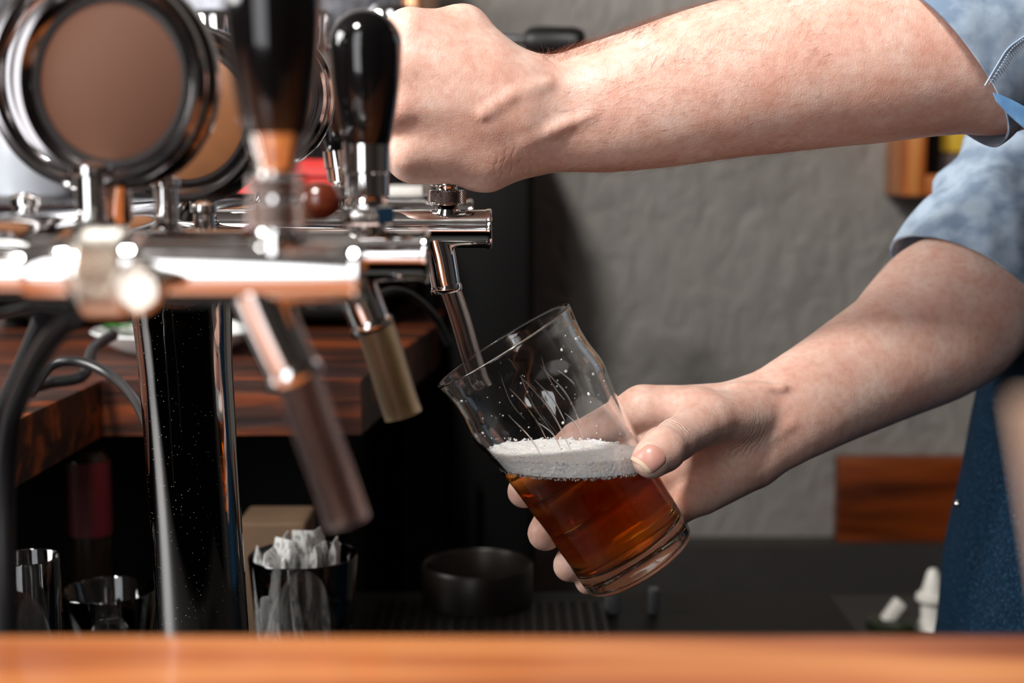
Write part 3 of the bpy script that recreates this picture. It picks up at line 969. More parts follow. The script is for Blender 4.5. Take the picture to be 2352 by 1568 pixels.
thumbL = U(4*mm, chain([pv(1165, 180, .828), pv(1058, 76, .826), pv(985, 78, .855), pv(940, 125, .872)], [16*mm, 13.5*mm, 11.5*mm, 10*mm]))
foreL = arm([(1190, 262, .823, 32.5, .66), (1235, 262, .824, 32.6, .67), (1310, 258, .826, 33.0, .68), (1400, 244, .828, 37.3, .71), (1520, 219, .830, 41.0, .75), (1640, 190, .832, 44.2, .79),
             (1800, 160, .834, 47.5, .83), (2000, 133, .837, 49.5, .87), (2180, 115, .840, 49.0, .9), (2290, 120, .845, 46.5, .95)])
# tendon ridges and veins on the wrist and hand
ridL = [Cap(pv(1110, 262, .7915), pv(1172, 222, .7940), 1.8*mm, 2.2*mm),
        Cap(pv(1172, 222, .7940), pv(1260, 190, .8015), 2.2*mm, 2.0*mm),
        Cap(pv(1205, 325, .8035), pv(1265, 300, .8035), 2.5*mm, 2.5*mm),
        Cap(pv(1265, 300, .8035), pv(1360, 262, .8035), 2.5*mm, 1.5*mm),
        Cap(pv(1020, 228, .7935), pv(1100, 262, .7945), .9*mm, 1.2*mm),
        Cap(pv(1265, 300, .8035), pv(1300, 285, .8035), 2*mm, 2*mm)]
shL = np.array((.52, .06, 1.50)); shR = np.array((.50, .40, 1.45))
armL = U(12*mm, [Cap(pv(2290, 120, .845), shL, 46*mm, 44*mm)])
bodyL = U(9*mm, [meta, foreL, thumbL, armL])
bodyL = U(5*mm, [bodyL, fingersL])
bodyL = U(5*mm, [bodyL]+ridL)
dimL = [Cap(pv(930, 300, .7845), pv(950, 292, .7855), 3.5*mm, 2.0*mm)]
bodyL = Sub(bodyL, dimL, 8*mm)
_h = np.array(TAPS[2])
bodyL = Sub(bodyL, [Cap(_h+(0, 0, .02), _h+(0, 0, .05), .0108, .0115), Cap(_h+(0, 0, .05), _h+(0, 0, .088), .0108, .0158), Cap(_h+(0, 0, .086), _h+(0, 0, .0885), .0158, .0158)], 1*mm)

# ---- right arm: hand round the glass
ri = finger([(1472, 938, .860), (1330, 1010, .8725), (1240, 1085, .867), (1204, 1128, .853)], [13, 11.8, 11.0, 10.2])
rm = finger([(1508, 1012, .864), (1370, 1092, .872), (1285, 1168, .864), (1252, 1224, .849)], [13, 12.2, 11.4, 10.6])
rr_ = finger([(1542, 1085, .862), (1414, 1176, .871), (1338, 1250, .862), (1308, 1298, .849)], [12.6, 11.8, 11.0, 9.9])
rp_ = finger([(1580, 1145, .855), (1468, 1232, .867), (1388, 1302, .861), (1352, 1334, .851)], [11.5, 10.4, 9.4, 8.4])
fingersR = U(1.6*mm, [ri, rm, rr_, rp_])
palmR = U(8*mm, [
    Cap(pv(1715, 930, .884), pv(1472, 938, .862), 15*mm, 12.6*mm),
    Cap(pv(1718, 965, .886), pv(1508, 1012, .866), 16*mm, 13*mm),
    Cap(pv(1722, 1000, .888), pv(1542, 1085, .866), 16*mm, 13*mm),
    Cap(pv(1728, 1035, .886), pv(1580, 1130, .862), 16*mm, 13*mm),
    Cap(pv(1612, 1128, .862), pv(1722, 1062, .884), 14*mm, 17*mm),
    Cap(pv(1590, 1040, .872), pv(1700, 1000, .884), 15*mm, 17*mm),
])
thumbR = U(4*mm, [Cap(pv(1715, 955, .872), pv(1628, 962, .843), 18*mm, 14.5*mm),
                  Cap(pv(1628, 962, .843), pv(1552, 1010, .812), 14.5*mm, 11.8*mm),
                  Cap(pv(1552, 1010, .812), pv(1522, 1032, .7965), 11.8*mm, 12.2*mm),
                  Cap(pv(1522, 1032, .7965), pv(1497, 1053, .789), 12.2*mm, 11.2*mm)])
web = Cap(pv(1600, 935, .856), pv(1490, 935, .860), 12.5*mm, 11*mm)
foreR = arm([(1722, 992, .887, 30.5, .68), (1807, 948, .892, 31.5, .70), (1928, 882, .918, 36, .75), (2000, 842, .936, 39.5, .79), (2075, 800, .955, 43.8, .82), (2128, 762, .970, 49.5, .85), (2178, 722, .985, 53.5, .87), (2250, 665, 1.005, 50, .92)])
armR = Cap(pv(2250, 665, 1.005), pv(2415, 345, 1.07), 45*mm, 44*mm)
armR2 = Cap(pv(2415, 345, 1.07), shR, 44*mm, 44*mm)
ridR = [Cap(pv(1765, 1005, .868), pv(1810, 975, .870), 2*mm, 2.4*mm), Cap(pv(1810, 975, .870), pv(1880, 970, .884), 2.4*mm, 1.5*mm),
        Cap(pv(1690, 890, .868), pv(1800, 890, .870), 3*mm, 2*mm)]
bodyR = U(8*mm, [palmR, thumbR, web, foreR, U(12*mm, [armR, armR2])])
bodyR = U(5*mm, [bodyR, fingersR])
bodyR = U(5*mm, [bodyR]+ridR)
# keep the palm clear of the glass
glassL = chain([np.array(GX @ Vector((0, 0, z))) for z in (-.02, .03, .06, .10, .13, .17)], [.0353, .0362, .0379, .0400, .0437, .0440])
bodyR = Sub(bodyR, glassL, 1.5*mm)

# ---- shoulders, neck and head
hd = np.array((.475, .22, 1.685))
neck = np.array((.52, .23, 1.53))
spine = np.array((.62, .23, 1.05))
trunk = U(30*mm, [Cap(shL+(0, .02, -.01), shR+(0, -.02, -.01), 42*mm, 42*mm),
                  Cap((.55, .15, 1.42), (.55, .31, 1.42), 90*mm, 90*mm),
                  Cap((.55, .23, 1.42), (.55, .23, 1.05), 100*mm, 92*mm),
                  Cap(neck-(0, 0, .08), hd-(-.02, 0, .06), 58*mm, 54*mm)])
head = U(12*mm, [Cap(hd+(.02, 0, .03), hd+(.045, 0, .035), 86*mm, 88*mm, .86, (0, 1, 0)),
                 Cap(hd+(.0, 0, -.02), hd+(-.032, 0, -.080), 72*mm, 38*mm, .9, (0, 1, 0)),
                 Cap(hd+(-.058, 0, .012), hd+(-.080, 0, -.026), 11*mm, 14*mm),
                 Cap(hd+(-.060, -.014, -.060), hd+(-.060, .014, -.060), 10*mm, 10*mm),
                 Cap(hd+(-.062, -.028, .012), hd+(-.062, -.036, .012), 9*mm, 9*mm),
                 Cap(hd+(-.062, .028, .012), hd+(-.062, .036, .012), 9*mm, 9*mm),
                 Cap(hd+(.03, -.078, -.005), hd+(.035, -.084, .022), 8*mm, 10*mm, .6, (0, 1, 0)),
                 Cap(hd+(.03, .078, -.005), hd+(.035, .084, .022), 8*mm, 10*mm, .6, (0, 1, 0))])
BODY = U(12*mm, [bodyL, bodyR, trunk, head])

def surface_nets(F, lo, hi, h, B=16):
    lo = np.array(lo, float); hi = np.array(hi, float)
    nb = np.ceil((hi-lo)/(h*B)).astype(int)
    rad = h*B*.87+h
    tot = nb*B+2
    ids = []; pos = []; s0 = []
    g = np.arange(B+1)
    gx, gy, gz = np.meshgrid(g, g, g, indexing='ij')
    base = np.stack([gx.ravel(), gy.ravel(), gz.ravel()], 1)*h
    cen = []
    for i in range(nb[0]):
        for j in range(nb[1]):
            for k_ in range(nb[2]): cen.append((i, j, k_))
    cen = np.array(cen)
    cc = lo+(cen+.5)*B*h
    vals = np.concatenate([F.f(cc[q:q+20000]) for q in range(0, len(cc), 20000)])
    act = cen[np.abs(vals) < rad*1.6+.012]
    offs = [(0,0,0),(1,0,0),(0,1,0),(1,1,0),(0,0,1),(1,0,1),(0,1,1),(1,1,1)]
    edges = [(0,1),(2,3),(4,5),(6,7),(0,2),(1,3),(4,6),(5,7),(0,4),(1,5),(2,6),(3,7)]
    for blk in act:
        o = lo+blk*B*h
        c = o+.5*B*h
        v = F.f(base+o, c, rad).reshape(B+1, B+1, B+1)
        if v.min() > 0 or v.max() < 0: continue
        C8 = [v[a:B+a, b_:B+b_, c_:B+c_] for a, b_, c_ in offs]
        neg = sum((x < 0).astype(int) for x in C8)
        m_ = (neg > 0) & (neg < 8)
        if not m_.any(): continue
        idx = np.argwhere(m_)
        vals8 = np.stack([x[m_] for x in C8], 1)
        acc = np.zeros((len(idx), 3)); n_ = np.zeros(len(idx))
        for a, b_ in edges:
            va_, vb_ = vals8[:, a], vals8[:, b_]
            sc = (va_ < 0) != (vb_ < 0)
            t = np.where(sc, va_/(va_-vb_+1e-20), 0)
            pa = np.array(offs[a], float); pb = np.array(offs[b_], float)
            acc += (sc[:, None])*(pa+(pb-pa)*t[:, None]); n_ += sc
        p = o+(idx+acc/n_[:, None])*h
        gi = idx+blk*B
        ids.append((gi[:, 0]*tot[1]+gi[:, 1])*tot[2]+gi[:, 2]); pos.append(p)
        s0.append(np.stack([vals8[:, 0] < 0, vals8[:, 1] < 0, vals8[:, 2] < 0, vals8[:, 4] < 0], 1))
    ids = np.concatenate(ids); pos = np.concatenate(pos); s0 = np.concatenate(s0)
    order = np.argsort(ids); sid = ids[order]
    def find(q):
        j = np.searchsorted(sid, q); j = np.clip(j, 0, len(sid)-1)
        ok = sid[j] == q
        return np.where(ok, order[j], -1)
    st = (tot[1]*tot[2], tot[2], 1)
    faces = []
    for ax, (b1_, b2_) in enumerate(((1, 2), (2, 0), (0, 1))):
        sc = s0[:, 0] != s0[:, ax+1]
        i0 = np.nonzero(sc)[0]
        q0 = ids[i0]
        A = i0; Bq = find(q0-st[b1_]); Cq = find(q0-st[b1_]-st[b2_]); D = find(q0-st[b2_])
        ok = (Bq >= 0) & (Cq >= 0) & (D >= 0)
        quad = np.stack([A, Bq, Cq, D], 1)[ok]
        flip = s0[i0, 0][ok]
        quad[~flip] = quad[~flip][:, ::-1]
        faces.append(quad)
    return pos, np.concatenate(faces)

def grad(F, p, e=4e-4):
    g = np.zeros_like(p)
    for i in range(3):
        d = np.zeros(3); d[i] = e
        g[:, i] = (F.f(p+d)-F.f(p-d))/(2*e)
    return g

print('body surface...')
pos, quads = surface_nets(BODY, (-.13, -.14, .93), (.74, .56, 1.90), .0016)
# one relaxation pass then done
adj = np.zeros_like(pos); cntv = np.zeros(len(pos))
for _ in range(2):
    adj[:] = 0; cntv[:] = 0
    for a in range(4):
        b_ = quads[:, (a+1) % 4]
        np.add.at(adj, quads[:, a], pos[b_]); np.add.at(cntv, quads[:, a], 1)
        np.add.at(adj, b_, pos[quads[:, a]]); np.add.at(cntv, b_, 1)
    pos = pos*.5+adj/np.maximum(cntv, 1)[:, None]*.5
PORG = Vector((.45, .2, 0))
person = empty('person', PORG, 'person in light blue shirt and denim apron pulling a tap and holding the glass', 'person')
me = bpy.data.meshes.new('body')
me.vertices.add(len(pos)); me.vertices.foreach_set('co', (pos-np.array(PORG)).ravel())
me.loops.add(len(quads)*4); me.loops.foreach_set('vertex_index', quads.ravel().astype(np.int32))
me.polygons.add(len(quads)); me.polygons.foreach_set('loop_start', np.arange(0, len(quads)*4, 4, dtype=np.int32))
me.update(); me.validate()
me.shade_smooth()
bo = bpy.data.objects.new('body', me); COL.objects.link(bo); bo.parent = person
me.materials.append(M['skin'])
WORG['body'] = PORG
print('body', len(pos), len(quads))

# thumb nail laid on the skin
def project(F, p, n, steps=6):
    p = np.array(p, float); n = np.array(n, float)
    for _ in range(steps):
        v = F.f(p[None, :])[0]
        p = p-n*v
    return p
def nail(F, c, axis, nrm, L_, W_, parent, ua=-1.0, ub=1.0, off=.00025, name='fingernail', mat='nail', lab='pink thumbnail'):
    axis = np.array(axis, float); axis /= np.linalg.norm(axis)
    nrm = np.array(nrm, float); nrm -= axis*(nrm@axis); nrm /= np.linalg.norm(nrm)
    side = np.cross(axis, nrm)
    nu, nv = 14, 12
    tops = []
    for i in range(nu+1):
        u_ = ua+(ub-ua)*i/nu
        row = []
        for j in range(nv+1):
            v_ = -1+2*j/nv
            sq = (1-abs(v_)**3.0*(.28 if u_ < 0 else .16))
            x = u_*L_/2*sq; y = v_*W_/2*(1-abs(u_)**4*.18 if u_ < 0 else 1-abs(u_)**5*.12)
            q = np.array(c)+axis*x+side*y+nrm*.003
            q = project(F, q, nrm, 7)
            row.append(Vector(q+nrm*(off-.0004*(abs(v_)**6))))
        tops.append(row)
    mb = MB(); vs = [q for r_ in tops for q in r_]; nvv = nv+1
    fs = [(i*nvv+j, i*nvv+j+1, (i+1)*nvv+j+1, (i+1)*nvv+j) for i in range(nu) for j in range(nv)]
    low = [q-Vector(nrm)*.0010 for q in vs]
    n_ = len(vs); mb.add(vs+low, fs+[tuple(n_+a for a in f[::-1]) for f in fs])
    bd = [(0, j) for j in range(nv)]+[(i, nv) for i in range(nu)]+[(nu, j) for j in range(nv, 0, -1)]+[(i, 0) for i in range(nu, 0, -1)]
    for k_ in range(len(bd)):
        a = bd[k_][0]*nvv+bd[k_][1]; b_ = bd[(k_+1) % len(bd)]; b_ = b_[0]*nvv+b_[1]
        mb.f.append((a, b_, n_+b_, n_+a))
    return mb.build(name, mat, parent, angle=60, label=lab)
t_ax = pv(1470, 1080, .789)-pv(1530, 1022, .800)
nn_ = -NF-np.array(RT)*.16-np.array(UP)*.14
nc_ = project(thumbR, pv(1501, 1051, .775), nn_/np.linalg.norm(nn_))
nl = nail(thumbR, nc_, t_ax, nn_, .0120, .0145, person)
nail(thumbR, nc_, t_ax, nn_, .0120, .0144, nl, .86, 1.06, .00045, 'nail_edge', 'nail_tip', 'pale free edge of the nail')

# arm hair
def hair_strands(F, regs, count, L0, L1, name):
    mb = MB()
    vs = []; fs = []
    for i in range(count):
        (pa, pb, lo_, hi_, dd) = regs[rng.integers(len(regs))]
        t = rng.random(); px = pa[0]+(pb[0]-pa[0])*t; 
        ctr = pv(px, pa[1]+(pb[1]-pa[1])*t, pa[2]+(pb[2]-pa[2])*t)
        ang = rng.uniform(lo_, hi_)
        rad_dir = math.cos(ang)*np.array(UP)+math.sin(ang)*(-NF)
        p = ctr+rad_dir*.07
        p = project(F, p, rad_dir, 9)
        n_ = grad(F, p[None, :])[0]; n_ /= np.linalg.norm(n_)+1e-9
        tdir = np.array(dd)*1.0+rng.normal(0, .22, 3)
        tdir -= n_*(tdir@n_); tdir /= np.linalg.norm(tdir)
        ln = rng.uniform(L0, L1); lift = rng.uniform(.12, .6)
        curl = rng.normal(0, .5)
        q = p.copy(); d_ = tdir*(1)+n_*lift; d_ /= np.linalg.norm(d_)
        sd = np.cross(n_, tdir)
        pts = [q.copy()]
        ns = 5
        for s_ in range(ns):
            q = q+d_*ln/ns; pts.append(q.copy())
            d_ = d_+sd*curl*.25-n_*.13; d_ /= np.linalg.norm(d_)
        b0 = len(vs)
        for s_, q in enumerate(pts):
            r_ = .000042*(1-s_/ns*.8)
            a1_ = sd*r_; a2_ = n_*r_
            vs += [Vector(q+a1_), Vector(q-a1_*.5+a2_*.87), Vector(q-a1_*.5-a2_*.87)]
        for s_ in range(ns):
            for e_ in range(3):
                fs.append((b0+s_*3+e_, b0+s_*3+(e_+1) % 3, b0+(s_+1)*3+(e_+1) % 3, b0+(s_+1)*3+e_))
    mb.add(vs, fs)
    return mb.build(name, 'hair', person, kind='stuff')
regsL = [((1240, 262, .825), (1500, 225, .829), -.15, .55, (.3, 0, .5)),
         ((1450, 230, .829), (2050, 130, .838), -.25, 1.2, (-.5, 0, -.8)),
         ((1450, 230, .829), (2050, 130, .838), -.2, .5, (-.5, 0, .6)),
         ((1300, 255, .829), (1900, 142, .836), 1.2, 3.3, (-.8, 0, -.3))]
hair_strands(bodyL, regsL, 2200, .007, .017, 'arm_hair')

# hair on the head
mb = MB()
vs, fs = [], []
hc = Vector(hd)+Vector((.035, 0, .04))
nr, ns = 16, 32
for i in range(nr+1):
    th = PI*.62*i/nr
    for j in range(ns):
        ph = 2*PI*j/ns
        dx = math.sin(th)*math.cos(ph); dy = math.sin(th)*math.sin(ph); dz = math.cos(th)
        thk = .005+.006*noise.noise(Vector((dx, dy, dz))*9)
        r_ = (.096+thk)
        if dx < -.45 and dz < .55: r_ = .07
        vs.append(hc+Vector((dx*r_*1.08, dy*r_*.86, dz*r_)))
for i in range(nr):
    for j in range(ns):
        fs.append((i*ns+j, i*ns+(j+1) % ns, (i+1)*ns+(j+1) % ns, (i+1)*ns+j))
mb.add(vs, fs); mb.build('hair', 'head_hair', person)

# ---- clothes: parametric sleeves
def sleeve(name, path, rad, tilt0, mat, ell=1.0, fold=.004, seed=0, thick=.0016, cuff=.0, seg=128, sub=16, wdir=None):
    """loose sleeve; open at path[0]; tilt0 shears the first rings so the hem slants"""
    pts, rr = spline([Vector(q) for q in path], rad, sub)
    n = len(pts)
    tang = [(pts[min(i+1, n-1)]-pts[max(i-1, 0)]).normalized() for i in range(n)]
    if tilt0 is not None:
        t0 = Vector(tilt0).normalized()
        for i in range(n):
            f_ = max(0, 1-i/(n*.45)); tang[i] = (tang[i]*(1-f_)+t0*f_).normalized()
    fwd = -FW
    outer_v = []; uvs = []
    acc = 0
    for i in range(n):
        if i: acc += (pts[i]-pts[i-1]).length
        u = (fwd-tang[i]*fwd.dot(tang[i])).normalized(); w_ = tang[i].cross(u)
        for k_ in range(seg):
            a = 2*PI*k_/seg
            s_ = acc
            d1 = noise.noise(Vector((math.cos(a)*1.1+seed, math.sin(a)*1.1, s_*22)))
            d2 = noise.noise(Vector((math.cos(a)*2.2+seed, math.sin(a)*2.2+5, s_*48+math.sin(a)*2)))
            d3 = abs(math.sin(s_*62+2.2*math.sin(a+seed)+1.5*d1))**2
            amp = min(1, .25+s_/.05)
            r_ = rr[i]+amp*fold*(1.3*d1+.8*d2)-amp*fold*.8*(1-d3)*(.4+.6*max(0, d2+.4))
            if cuff and s_ < cuff: r_ += .0022*(1-(s_/cuff)**6)
            outer_v.append(pts[i]+r_*(math.cos(a)*u*ell+math.sin(a)*w_))
            uvs.append((a*rr[0], s_))
    inner_v = []
    for i in range(n):
        for k_ in range(seg):
            q = outer_v[i*seg+k_]; c = pts[i]
            inner_v.append(q+(c-q).normalized()*thick); 
    mb = MB(); mb.v = outer_v+inner_v; m_ = n*seg
    for i in range(n-1):
        for k_ in range(seg):
            k2 = (k_+1) % seg
            A, B_, C_, D = i*seg+k_, i*seg+k2, (i+1)*seg+k2, (i+1)*seg+k_
            mb.f += [(A, B_, C_, D), (m_+D, m_+C_, m_+B_, m_+A)]
    for i in (0, n-1):
        for k_ in range(seg):
            k2 = (k_+1) % seg
            mb.f.append((i*seg+k_, i*seg+k2, m_+i*seg+k2, m_+i*seg+k_))
    mb.uv = uvs+uvs
    o = mb.build(name, mat, person, angle=70)
    return o, outer_v, seg, n

hemL = (P(2352, 325, .83)-P(2115, 0, .83)).normalized()
axL = (RT*.785+UP*.62)
pathL = [P(2155, 150, .838), P(2250, 72, .842), P(2400, 0, .85), Vector(shL)+Vector((-.06, 0, -.03)), Vector(shL)+Vector((.0, .015, -.005)), Vector(shL)+Vector((.025, .075, -.01))]
sl, ov, sg, nn = sleeve('sleeve', pathL, [.060, .062, .066, .070, .072, .066], axL, 'shirt', ell=.93, fold=.0055, seed=3)
# stitched seam on the left sleeve and turned-back lining
mb = MB()
for s_ in range(2):
    kf = [(2262+s_*10, 197-s_*3), (2290+s_*10, 150), (2315+s_*10, 112), (2352+s_*8, 84), (2420, 40)]
    pr_ = []
    for q in kf:
        base_ = P(q[0], q[1], .80)
        best = min(ov, key=lambda v_: ((v_-CAM).normalized()-(base_-CAM).normalized()).length+(0 if (v_-CAM).dot(FW) < .84 else 9))
        dd = (best-CAM).dot(FW)
        pr_.append(P(q[0], q[1], dd-.0006))
    pp, rr_x = spline(pr_, [.0006]*len(pr_), 14)
    for i in range(0, len(pp)-1):
        if i % 2 == 0 or s_ == 0:
            mb.tube([pp[i], pp[i+1]], .0004 if s_ else .0005, 6, smooth=1)
mb.build('seam', 'thread', sl, kind='stuff')
pathR = [P(2206, 640, 1.0), P(2302, 515, 1.018), P(2400, 350, 1.06), P(2450, 130, 1.12), Vector(shR)+Vector((-.02, 0, -.02)), Vector(shR)+Vector((.02, -.06, 0))]
axR = (RT*.50+UP*.83+FW*.22)
sr, ov2, sg2, nn2 = sleeve('sleeve', pathR, [.0515, .0545, .056, .062, .074, .068], axR, 'shirt', ell=1.0, fold=.006, seed=11, cuff=.045)
# lining fold hanging under the left arm
mb = MB()
lf = [P(2282, 212, .7785), P(2318, 226, .7775), P(2362, 250, .7775), P(2420, 290, .7785)]
lf2 = [P(2290, 232, .7785), P(2318, 262, .7785), P(2362, 300, .7785), P(2420, 340, .7795)]
A_, _ = spline(lf, [1]*4, 6); B_2, _ = spline(lf2, [1]*4, 6)
n_ = len(A_)
vv = A_+B_2; back_ = [q+FW*.0015 for q in vv]
ff = [(i, i+1, n_+i+1, n_+i) for i in range(n_-1)]
mb.add(vv+back_, ff+[tuple(2*n_+a for a in f[::-1]) for f in ff]+[(i, 2*n_+i, 2*n_+i+1, i+1) for i in range(n_-1)]+[(n_+i, n_+i+1, 3*n_+i+1, 3*n_+i) for i in range(n_-1)]+[(0, n_, 3*n_, 2*n_), (n_-1, 3*n_-1, 4*n_-1, 2*n_-1)])
mb.uv = [(q.x, q.z) for q in mb.v]
mb.build('sleeve_lining', 'lining', sl, label='blue turned-back lining')

# torso shirt and apron: stacked ellipses
def torso(name, mat, zs_, grow, a0_=0, a1_=2*PI, thick=.002):
    mb = MB(); seg = 96; rings = []
    for z in zs_:
        # centre x, half depth in x, half width in y
        t = (z-.40)/(1.50-.40)
        fx = np.interp(z, [.3, .70, .93, 1.08, 1.17, 1.30, 1.42, 1.50], [.345, .316, .334, .357, .384, .425, .46, .50])
        hx = np.interp(z, [.3, .9, 1.1, 1.35, 1.5, 1.53], [.12, .125, .12, .12, .095, .07])
        hy = np.interp(z, [.3, .9, 1.1, 1.35, 1.49, 1.55], [.18, .17, .165, .20, .19, .085])
        cy = .215
        for k_ in range(seg+1):
            a = a0_+(a1_-a0_)*k_/seg
            cx = fx+hx
            rx, ry = hx+grow, hy+grow
            nz = .003*noise.noise(Vector((math.cos(a)*2, math.sin(a)*2, z*14)))
            mb.v.append(Vector((cx-(rx+nz)*math.cos(a), cy+(ry+nz)*math.sin(a), z)))
    m_ = seg+1; n_ = len(zs_)
    outer_n = len(mb.v)
    inn = []
    for i in range(n_):
        row = mb.v[i*m_:(i+1)*m_]
        c = Vector((sum(q.x for q in row)/m_, .215, row[0].z))
        for q in row: inn.append(q+(c-q).normalized()*thick)
    uv_ = [(q.y*1.0, q.z) for q in mb.v]
    mb.v += inn; mb.uv = uv_+uv_
    for i in range(n_-1):
        for k_ in range(seg):
            A, B_, C_, D = i*m_+k_, i*m_+k_+1, (i+1)*m_+k_+1, (i+1)*m_+k_
            mb.f += [(A, B_, C_, D), (outer_n+D, outer_n+C_, outer_n+B_, outer_n+A)]
    for i in (0, n_-1):
        for k_ in range(seg): mb.f.append((i*m_+k_, i*m_+k_+1, outer_n+i*m_+k_+1, outer_n+i*m_+k_))
    if a1_-a0_ < 6.2:
        for k_ in (0, seg):
            for i in range(n_-1): mb.f.append((i*m_+k_, (i+1)*m_+k_, outer_n+(i+1)*m_+k_, outer_n+i*m_+k_))
    return mb.build(name, mat, person, angle=60)
torso('shirt', 'shirt', [1.0+.55*i/30 for i in range(31)], .0)
apr = torso('apron', 'denim', [.55+.85*i/40 for i in range(41)], .006, -1.75, 1.75)
torso('trousers', 'denim', [.06+.93*i/20 for i in range(21)], -.012)
rv = P(2200, 1157, .985)
MB().sphere(rv, .0028, 12, 8).build('rivet', 'chrome', apr)

# ------------------------------------------------------------------ things on the back counter
def at_table(px, py, z=TZ): return PZ(px, py, z)
# espresso machine
em0 = P(-60, 300, 1.50); em1 = P(985, 300, 1.50)
eb = Vector(((em0.x+em1.x)/2, em0.y+.2, TZ))
esp = empty('espresso_machine', eb, 'chrome espresso machine standing on the dark counter behind the badges', 'espresso machine')
ez1 = P(500, -260, 1.50).z; ez0 = P(500, 250, 1.50).z
yy0 = em0.y; yy1 = yy0+.34
MB().rbox((em0.x, yy0, ez0+.03), (em1.x-.02, yy1, ez1), .012).build('body', 'steel', esp)
MB().rbox((em1.x-.022, yy0-.01, ez0), (em1.x-.006, yy1, ez1+.01), .004).build('side_panel', 'copper', esp, label='copper coloured side panel')
MB().rbox((em0.x-.01, yy0-.01, ez0), (em0.x+.006, yy1, ez1+.01), .004).build('side_panel', 'copper', esp)
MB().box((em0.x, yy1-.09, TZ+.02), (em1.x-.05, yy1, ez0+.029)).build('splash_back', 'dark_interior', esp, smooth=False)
TRZ = P(700, 452, 1.47).z
MB().rbox((em0.x, yy0-.03, TZ+.012), (em1.x-.05, yy1, TRZ-.012), .006).build('machine_base', 'black_plastic', esp)
MB().rbox((em0.x-.002, yy0-.10, TRZ-.0115), (em1.x-.045, yy1-.1, TRZ), .004).build('drip_tray', 'steel', esp, label='steel drip tray')
for sx in (em0.x+.03, em1.x-.05):
    for sy in (yy0+.02, yy1-.03):
        MB().lathe([(0, 0), (.014, 0), (.012, .013), (0, .013)], frame((sx, sy, TZ), (0, 0, 1)), 20).build('foot', 'black_plastic', esp)
for i, px in enumerate((120, 500, 700, 905)):
    c = P(px, 30 if i != 3 else 20, 1.47)
    mb = MB(); mb.lathe([(0, .0), (.026, .0), (.028, .01), (.028, .035), (.022, .042), (0, .042)], frame(c-Vector((0, 0, .04)), (0, 0, 1)), 32)
    gh = mb.build('group_head', 'chrome', esp)
    if i in (0, 2):
        MB().tube([c+Vector((0, 0, -.03)), c+Vector((0, -.06, -.035)), c+Vector((0, -.13, -.04))], [.006, .009, .011], 16).build('portafilter_handle', 'black_grip', gh)
# steam lever with black grip, sticking out to the right in front of the wall
ha = P(985, 84, 1.40); hb = P(1212, 92, 1.36); hc_ = P(1342, 98, 1.34)
lv = MB().tube([ha, hb], .0052, 20, smooth=1).build('lever', 'steel', esp)
dv = (hc_-hb); 
MB().lathe([(0, -.002), (.0085, -.002), (.0125, .003), (.0138, .012), (.0142, dv.length-.010), (.012, dv.length-.003), (.006, dv.length), (0, dv.length)], frame(hb, dv), 32).build('lever_grip', 'black_grip', lv, label='black rubber grip')
# steel milk jug at left, cloth and box on the tray
c = P(70, 452, 1.45); c = Vector((c.x, yy0-.045, TRZ))
jz = .085
jug = empty('milk_jug', c, 'pale grey steel milk jug at the left edge behind the largest badge', 'jug')
MB().lathe([(0, .002), (.036, .002), (.038, .006), (.038, jz*.75), (.034, jz), (.031, jz), (.036, jz*.7), (.036, .008), (0, .006)], frame(c, (0, 0, 1)), 48).build('body', simple('brushed_grey_steel', srgb(178, 184, 192), 0.35), jug)
MB().tube([c+Vector((-.03, .0, jz*.8)), c+Vector((-.06, 0, jz*.75)), c+Vector((-.06, 0, jz*.3)), c+Vector((-.035, 0, jz*.25))], .003, 10).build('jug_handle', 'steel', jug)
ra = P(560, 440, 1.45).x; rb2 = P(880, 440, 1.45).x
mb = MB(); nx_, ny_ = 26, 8
for layer, (z0_, hgt, ins) in enumerate(((0, .018, 0), (.0205, .016, .004))):
    vs = []
    for j in range(ny_+1):
        for i in range(nx_+1):
            x = ra+ins+(rb2-ra-2*ins)*i/nx_; y = yy0-.085+ins+.075*j/ny_
            ed = min(i, nx_-i, j*2, (ny_-j)*2)
            vs.append(Vector((x, y, TRZ+z0_+.0015+hgt*(.55+.45*min(1, ed/2.0))+.0025*noise.noise(Vector((x*40, y*40, layer))))))
    q = len(vs); vs += [Vector((v_.x, v_.y, TRZ+z0_+.001)) for v_ in vs]
    W_ = nx_+1
    fs = [(j*W_+i, j*W_+i+1, (j+1)*W_+i+1, (j+1)*W_+i) for j in range(ny_) for i in range(nx_)]
    fs += [tuple(q+a for a in f[::-1]) for f in fs]
    bd = [i for i in range(W_)]+[j*W_+nx_ for j in range(1, ny_+1)]+[ny_*W_+i for i in range(nx_-1, -1, -1)]+[j*W_ for j in range(ny_-1, 0, -1)]
    fs += [(bd[k_], q+bd[k_], q+bd[(k_+1) % len(bd)], bd[(k_+1) % len(bd)]) for k_ in range(len(bd))]
    cl_ = MB().add(vs, fs).build('folded_cloth', 'red', label=['lower red folded cloth on the steel drip tray behind the handles', 'upper red folded cloth, stacked on the other red cloth behind the handles'][layer], cat='cloth', group='red cloths on the drip tray')
MB().rbox((P(893, 440, 1.43).x, yy0-.085, TRZ+.0005), (P(975, 440, 1.43).x, yy0-.03, TRZ+.012), .002).build('small_box', 'white_matte', label='small white box below the fist, behind the pulled tap', cat='box')
ca = P(958, 600, 1.70); cb_ = a2.x-.004
MB().lathe([(0, .001), ((cb_-ca.x)/2, .001), ((cb_-ca.x)/2, P(990, 290, 1.7).z-TZ), (0, P(990, 290, 1.7).z-TZ+.004)], frame(((ca.x+cb_)/2, ca.y, TZ), (0, 0, 1)), 40).build('filler', 'black_plastic', label='tall black canister added to darken the gap at the right end of the wooden counter', cat='filler')  # black cylinder added to hide the lit wall and keep this gap dark
